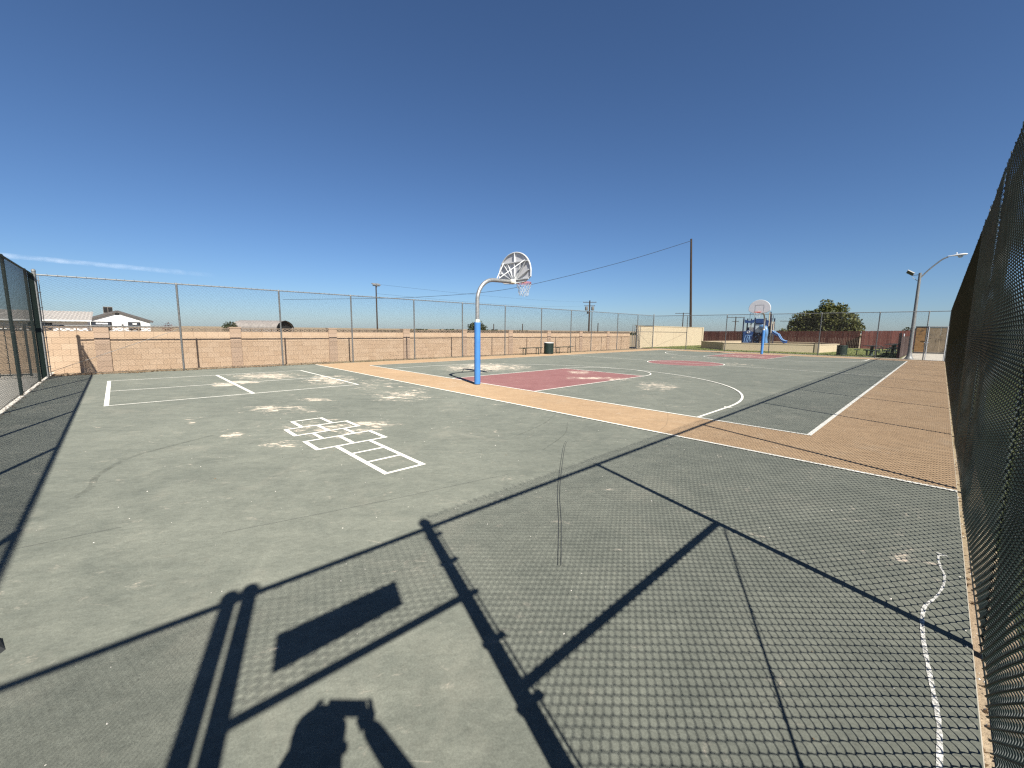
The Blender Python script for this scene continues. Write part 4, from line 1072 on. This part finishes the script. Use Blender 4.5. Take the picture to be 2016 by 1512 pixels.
ex = Vector((.77, .64, 0)); ey = Vector((-.64, .77, 0))  # ex: out of the open end, ey: to its right
o0 = Vector((-130, 35, -.1)); hw = 3.6
aprof = [(-hw, 0), (-hw, 1.7), (-hw * .8, 2.55), (-hw * .45, 3.15), (0, 3.5), (hw * .45, 3.15), (hw * .8, 2.55), (hw, 1.7), (hw, 0)]
vs, fs = [], []
nseg = 24
for i in range(nseg + 1):
    q = o0 - ex * (14.0 * i / nseg); k = 1.0 + (.012 if i % 2 else 0)
    for u, z in aprof: vs.append(q + ey * u * k + Vector((0, 0, z * k)))
for i in range(nseg):
    for k in range(8): fs.append((i * 9 + k, i * 9 + k + 1, (i + 1) * 9 + k + 1, (i + 1) * 9 + k))
MB().add(vs, fs).build('barn_shell', 'barn_skin', ba)
MB().add([o0 - ex * .6 + ey * u + Vector((0, 0, z)) for u, z in aprof] , [tuple(range(9))]).build('interior_shade_sheet', 'dark_gap', ba)  # near-black sheet across the open end, painting the shade of the interior
MB().tube([o0 + ey * u + Vector((0, 0, z)) for u, z in aprof], .1, 6).build('end_trim', 'dark_gap', ba)

# ---------------------------------------------------------------- trees and bushes
def foliage(blobs, n, size, seed, ax=None):
    """leaf clumps spread through the crown's lobes; n quads"""
    rd = random.Random(seed); b = MB(); vs, fs = [], []
    tot = sum(bl[3] * bl[4] * bl[5] for bl in blobs)
    for (cx, cy, cz, rx, ry_, rz) in blobs:
        for _ in range(int(n * rx * ry_ * rz / tot)):
            while True:
                x, y, z = rd.uniform(-1, 1), rd.uniform(-1, 1), rd.uniform(-1, 1); q = math.sqrt(x * x + y * y + z * z)
                if 0.25 < q < 1: break
            k = (rd.random() ** .35) / q if rd.random() < .75 else 1.0
            k *= 1 + .28 * mnoise.noise((cx * .7 + x * 2.4, cy + y * 2.4, cz + z * 2.4))
            p = Vector((cx + x * k * rx, cy + y * k * ry_, cz + z * k * rz))
            s_ = size * rd.uniform(.5, 1.3)
            d1 = Vector((rd.gauss(0, 1), rd.gauss(0, 1), rd.gauss(0, .6))).normalized(); d2 = d1.orthogonal().normalized()
            d2 = (d2 * math.cos(rd.uniform(0, 3)) + d1.cross(d2) * math.sin(rd.uniform(0, 3))).normalized()
            i0 = len(vs); vs += [p - d1 * s_, p - d2 * s_ * .55, p + d1 * s_, p + d2 * s_ * .55]; fs.append((i0, i0 + 1, i0 + 2, i0 + 3))
    me = bpy.data.meshes.new('crown'); me.from_pydata([tuple(v) for v in vs], [], fs); return me
def tree(name, label, loc, blobs, n, size, mat, trunk, seed, cat='tree'):
    r = thing(name, loc, label, cat)
    me = foliage(blobs, n, size, seed); me.materials.append(M[mat])
    for v in me.vertices: v.co = v.co - Vector(loc)
    link('crown', me, r)
    b = MB(); c0 = Vector(loc)
    top = Vector((sum(q[0] for q in blobs) / len(blobs), sum(q[1] for q in blobs) / len(blobs), sum(q[2] for q in blobs) / len(blobs)))
    fork = c0.lerp(top, .5); fork.x, fork.y = c0.x, c0.y
    b.tube([c0 - Vector((0, 0, .1)), fork], [trunk, trunk * .75], 8)
    for q in blobs: b.tube(bez([fork - Vector((0, 0, .05)), fork.lerp(Vector(q[:3]), .5) + Vector((0, 0, .2)), Vector(q[:3])], 4), [trunk * .6, trunk * .5, trunk * .4, trunk * .3, trunk * .15], 6)
    b.build('trunk', 'bark', r, True); return r
ty = 66
tree('leafy_tree', 'broad olive green tree with lumpy crown rising behind the red wood fence', (-10.2, ty, -.1),
     [(-10.4, ty, 3.6, 1.9, 1.8, 1.6), (-10.6, ty, 5.05, .85, .8, .95), (-9.15, ty, 4.6, .95, .9, .85), (-12.2, ty, 3.3, 1.35, 1.3, 1.35), (-13.35, ty, 3.3, 1.05, 1.0, 1.05), (-13.9, ty, 2.4, .9, .9, .8), (-8.3, ty, 3.1, 1.3, 1.3, 1.15), (-7.3, ty, 2.35, .8, .9, .8), (-11.4, ty, 2.2, 2.4, 1.5, 1.0), (-9.0, ty, 2.0, 2.1, 1.5, .9), (-12.9, ty - .4, 2.1, 1.4, 1.0, .8), (-10.0, ty - .5, 2.9, 1.2, 1.0, .9)], 12000, .17, 'leaf_olive', .22, 3)
tree('bush', 'small ragged bush poking over the red fence left of the big tree', (-14.95, ty - 1, -.1), [(-14.9, ty - 1, 1.85, .5, .5, .4), (-15.2, ty - 1, 1.55, .6, .5, .4), (-14.6, ty - 1, 1.5, .5, .5, .35)], 500, .13, 'leaf_olive', .06, 5, 'bush')
def dtree(label, x, y, h, w, mat, seed, base=1.0, n=700):
    tree('distant_tree', label, (x, y, -.1), [(x, y, h * .62, w * .5, w * .5, h * .36), (x + w * .2, y + w * .25, h * .5, w * .35, w * .35, h * .3), (x - w * .2, y - w * .25, h * .5, w * .35, w * .35, h * .3)], n, w * .08, mat, .12, seed)
dtree('small dark round tree far off, left of the arched barn', -80, 13.4, 2.55, 1.9, 'leaf_dark', 11)
dtree('dark tree partly hidden behind the near hoop pole', -50, 40.35, 2.95, 2.6, 'leaf_dark', 12)
dtree('small reddish bush showing over the block wall, right of the white house', -72, 5.0, 2.1, 1.1, 'leaf_red', 13, n=300)
dtree('dim rounded tree far off, between the big tree and the street lamp', -4.7, 120, 3.3, 2.8, 'leaf_dark', 14)
for i, (x, y, w, h) in enumerate(((-140, 55, 9, 3.2), (-150, 100, 14, 3.4), (-130, 150, 16, 3.2), (-60, 190, 22, 3.6), (-20, 170, 12, 3.2), (10, 150, 14, 3.4), (-100, 175, 18, 3.2))):
    pass
tl = foliage([(-190 + 14 * i + random.uniform(-4, 4), 95 + (i * 10 if i < 14 else 140 + (i - 14) * 1), random.uniform(-.2, .5), 10, 5, random.uniform(.6, 1.5)) for i in range(24)], 9000, .55, 31)
tl.materials.append(M['leaf_dark']); tag(link('treeline', tl), kind='stuff')

# ---------------------------------------------------------------- grass, leaf litter, stones
rd = random.Random(21)
b = MB()
for k in range(16000):
    x = rd.uniform(-20.8, -1.95); y = 38.2 + rd.random() ** 1.8 * 20
    if -17.6 < x < -6.4 and y > 41.2 and y > 42 - .0 * x and not (x < -14 and y < 44.6): 
        if y < 53.2: continue
    h = rd.uniform(.0, .04); w = rd.uniform(.012, .03); a = rd.uniform(0, 3.14); dx, dy = math.cos(a) * w, math.sin(a) * w; lx_, ly_ = rd.uniform(-.04, .04), rd.uniform(-.04, .04)
    b.add([(x - dx, y - dy, -.035), (x + dx, y + dy, -.035), (x + lx_, y + ly_, h)], [(0, 1, 2)])
me = bpy.data.meshes.new('grass'); me.from_pydata(b.v, [], b.f); me.materials.append(M['grass_blade']); tag(link('grass', me), kind='stuff')
b = MB()
def leaf(x, y, z, s_):
    a = rd.uniform(0, 6.28); d = Vector((math.cos(a), math.sin(a), rd.uniform(-.3, .6))) * s_; e = Vector((-math.sin(a), math.cos(a), rd.uniform(-.3, .6))) * s_ * .5
    p = Vector((x, y, z + s_ * .4)); b.add([p - d, p - e, p + d, p + e], [(0, 1, 2, 3)])
for k in range(9000):
    y = rd.uniform(-1.6, 36.5); f = rd.random() ** 1.6
    keep = mnoise.noise((y * .8, 0, 3)) + (.35 if y < 7 else -.15)
    if rd.random() > .55 + keep: continue
    leaf(-18.85 - f * .9 + (.25 * (mnoise.noise((y * 1.5, 1, 0)) + .3) if y < 6 else 0), y, rd.uniform(-.02, .03) if f > .25 else .0, rd.uniform(.012, .04))
for k in range(700): leaf(rd.uniform(CE + .0, CE + .09), rd.uniform(1, 30), -.03, rd.uniform(.006, .02))
for k in range(900): leaf(rd.uniform(-18.9, -2), -1.62 + rd.gauss(0, .06), -.0, rd.uniform(.008, .022))
for k in range(60): leaf(rd.uniform(-9, .1), rd.uniform(.2, 12), .0, rd.uniform(.004, .012))
me = bpy.data.meshes.new('leaf_litter'); me.from_pydata(b.v, [], b.f); me.materials.append(M['dry_leaf']); tag(link('leaf_litter', me), kind='stuff')
b = MB()
for k in range(420):
    x, y = (rd.uniform(-8, .2), rd.uniform(-.6, 9)) if k < 260 else (rd.uniform(CE - .03, CE + .1), rd.uniform(1.2, 12))
    r = rd.uniform(.002, .006) * (1 if rd.random() < .92 else 1.8); s_ = [rd.uniform(.6, 1.2) for _ in range(3)]
    b.add([(x - r * s_[0], y, .0), (x, y - r * s_[1], .0), (x + r * s_[0], y, .0), (x, y + r * s_[1], .0), (x, y, r * s_[2] * 1.2)], [(0, 1, 4), (1, 2, 4), (2, 3, 4), (3, 0, 4)])
me = bpy.data.meshes.new('grit'); me.from_pydata(b.v, [], b.f); me.materials.append(M['pebble']); tag(link('grit', me), kind='stuff')

# ---------------------------------------------------------------- contrail
P0, P1 = Vector((-5940, -1150, 620)), Vector((-5940, 900, 588))
nu, nv = 60, 10; vs, so, fs = [], [], []
for i in range(nu + 1):
    t_ = i / nu; p = P0.lerp(P1, t_); fade = min(1, (1 - t_) / .45) * (.7 + .3 * mnoise.noise((t_ * 9, 0, 0)))
    for j in range(nv):
        a = 2 * math.pi * j / nv; wob = 1 + .25 * mnoise.noise((t_ * 14, j * .0, 2)); w = (22 + 8 * t_) * wob
        vs.append((p.x + 30 * math.cos(a), p.y, p.z + w * math.sin(a))); so.append(max(0.0, fade) * (1 - abs(math.sin(a)) ** 2))
for i in range(nu):
    for j in range(nv): fs.append((i * nv + j, i * nv + (j + 1) % nv, (i + 1) * nv + (j + 1) % nv, (i + 1) * nv + j))
me = bpy.data.meshes.new('contrail'); me.from_pydata(vs, [], fs); me.materials.append(M['contrail'])
a = me.attributes.new('soft', 'FLOAT', 'POINT'); a.data.foreach_set('value', so)
me.polygons.foreach_set('use_smooth', [True] * len(me.polygons))
tag(link('contrail', me), kind='stuff')

# ---------------------------------------------------------------- the photographer in the gateway (only the shadow shows)
FW = Vector((-.72, .69, 0)); RT = Vector((.69, .72, 0))
base = Vector((.21, -.16, 0))
def P(f, r, z): q = base + FW * f + RT * r; return (q.x, q.y, z)
def skinned(name, verts, edges, radii, mat, parent, root=0, sub=2):
    me = bpy.data.meshes.new(name)
    off = parent.location if parent is not None else Vector((0, 0, 0))
    me.from_pydata([tuple(Vector(v) - off) for v in verts], edges, [])
    o = link(name, me, parent); me.materials.append(M[mat])
    sk = o.modifiers.new('skin', 'SKIN'); sk.use_smooth_shade = True
    lay = me.skin_vertices[0].data if me.skin_vertices else None
    if lay is None:
        bm = bmesh.new(); bm.from_mesh(me); bm.verts.layers.skin.verify(); bm.to_mesh(me); bm.free(); lay = me.skin_vertices[0].data
    for i, r in enumerate(radii): lay[i].radius = (r, r) if not isinstance(r, tuple) else r; lay[i].use_root = (i == root)
    ss = o.modifiers.new('sub', 'SUBSURF'); ss.levels = ss.render_levels = sub
    return o
per = thing('person', base, 'photographer holding up a phone, seen only as a shadow at the bottom edge', 'person')
hL, hR = P(.165, -.062, 1.662), P(.165, .150, 1.672)
bv = [P(0, 0, .95), P(0, 0, 1.12), P(.01, 0, 1.30), P(0, 0, 1.46), P(.02, .01, 1.53), P(.05, .01, 1.60), P(.05, .012, 1.70),
      P(-.05, -.20, 1.45), P(.11, -.215, 1.36), hL, P(-.05, .20, 1.45), P(.10, .385, 1.33), hR,
      P(0, -.10, .90), P(.02, -.12, .50), P(-.02, -.13, .09), P(.10, -.14, .04), P(0, .10, .90), P(.02, .12, .50), P(-.02, .13, .09), P(.10, .14, .04)]
be = [(0, 1), (1, 2), (2, 3), (3, 4), (4, 5), (5, 6), (3, 7), (7, 8), (8, 9), (3, 10), (10, 11), (11, 12), (0, 13), (13, 14), (14, 15), (15, 16), (0, 17), (17, 18), (18, 19), (19, 20)]
br = [.15, .14, .15, .12, .06, .085, .08, .065, .055, .04, .065, .055, .04, .09, .06, .045, .035, .09, .06, .045, .035]
skinned('body', bv, be, br, 'skin_tone', per)
for sgn, hand in ((-1, hL), (1, hR)):
    h = Vector(hand); fv, fe, frr = [tuple(h), tuple(h + FW * .02 - RT * sgn * .0 + Vector((0, 0, .03)))], [(0, 1)], [.026, .026]
    for k in range(4):
        z0 = .045 - k * .022; i0 = len(fv)
        fv += [tuple(h + FW * .035 + RT * sgn * .012 + Vector((0, 0, z0))), tuple(h + FW * .055 + RT * sgn * .006 + Vector((0, 0, z0 + .004))), tuple(h + FW * .058 - RT * sgn * .014 + Vector((0, 0, z0 + .004)))]
        fe += [(1, i0), (i0, i0 + 1), (i0 + 1, i0 + 2)]; frr += [.009, .008, .007]
    i0 = len(fv); fv += [tuple(h + FW * .012 - RT * sgn * .02 + Vector((0, 0, -.01))), tuple(h + FW * .022 - RT * sgn * .035 + Vector((0, 0, .015)))]; fe += [(0, i0), (i0, i0 + 1)]; frr += [.010, .008]
    skinned('hand', fv, fe, frr, 'skin_tone', per, 0, 1)
skinned('shirt', [bv[i] for i in (1, 2, 3, 7, 8, 10, 11, 0)], [(7, 0), (0, 1), (1, 2), (2, 3), (3, 4), (2, 5), (5, 6)], [.165, .17, .135, .085, .065, .085, .065, .165], 'shirt_grey', per, 0)
skinned('trousers', [bv[i] for i in (0, 13, 14, 15, 17, 18, 19)], [(0, 1), (1, 2), (2, 3), (0, 4), (4, 5), (5, 6)], [.16, .105, .078, .066, .105, .078, .066], 'trouser_navy', per, 0)
hc = Vector(P(.04, .012, 1.725)); MB().ball(tuple(hc + Vector((0, 0, .02))), .105, 14, (1, 1, .95)).build('hair', 'hair_brown', per, True)
fc = MB(); c_ = hc + FW * .085
fc.ball(tuple(c_ + FW * .018 + Vector((0, 0, -.04))), .016, 8, (1, 1, 1.4)); fc.ball(tuple(c_ + RT * .032 + Vector((0, 0, -.01))), .012, 8); fc.ball(tuple(c_ - RT * .032 + Vector((0, 0, -.01))), .012, 8); fc.ball(tuple(c_ + FW * .004 + Vector((0, 0, -.075))), .02, 8, (1, 1, .4))
fc.ball(tuple(hc + RT * .088 + Vector((0, 0, -.03))), .025, 8); fc.ball(tuple(hc - RT * .088 + Vector((0, 0, -.03))), .025, 8)
fc.build('face', 'skin_tone', per, True)
ph = thing('phone', (0.02, -.02, 1.58), 'black phone held up by the photographer in the gateway, just behind the viewpoint', 'phone')
pc = Vector(P(.236, .045, 1.662))
MB().bar(pc - RT * .08, pc + RT * .08, .008, .082).build('phone_body', 'phone_black', ph)
MB().bar(pc - FW * .0045 - RT * .07, pc - FW * .0045 + RT * .07, .001, .068).build('screen', 'glass_dark', ph)
# dark lump at the left edge
st = MB().add([(-3.24, -.80, 0), (-3.02, -.80, .0), (-2.995, -.56, .0), (-3.05, -.525, 0), (-3.17, -.55, 0), (-3.22, -.80, .03), (-3.04, -.80, .03), (-3.02, -.57, .026), (-3.06, -.545, .024), (-3.15, -.56, .028)],
              [(0, 1, 6, 5), (1, 2, 7, 6), (2, 3, 8, 7), (3, 4, 9, 8), (4, 0, 5, 9), (5, 6, 7, 8, 9)]).build('dark_block', 'stone_dark')
tag(st, 'small dark block lying on the court at the left edge of the frame', 'block')
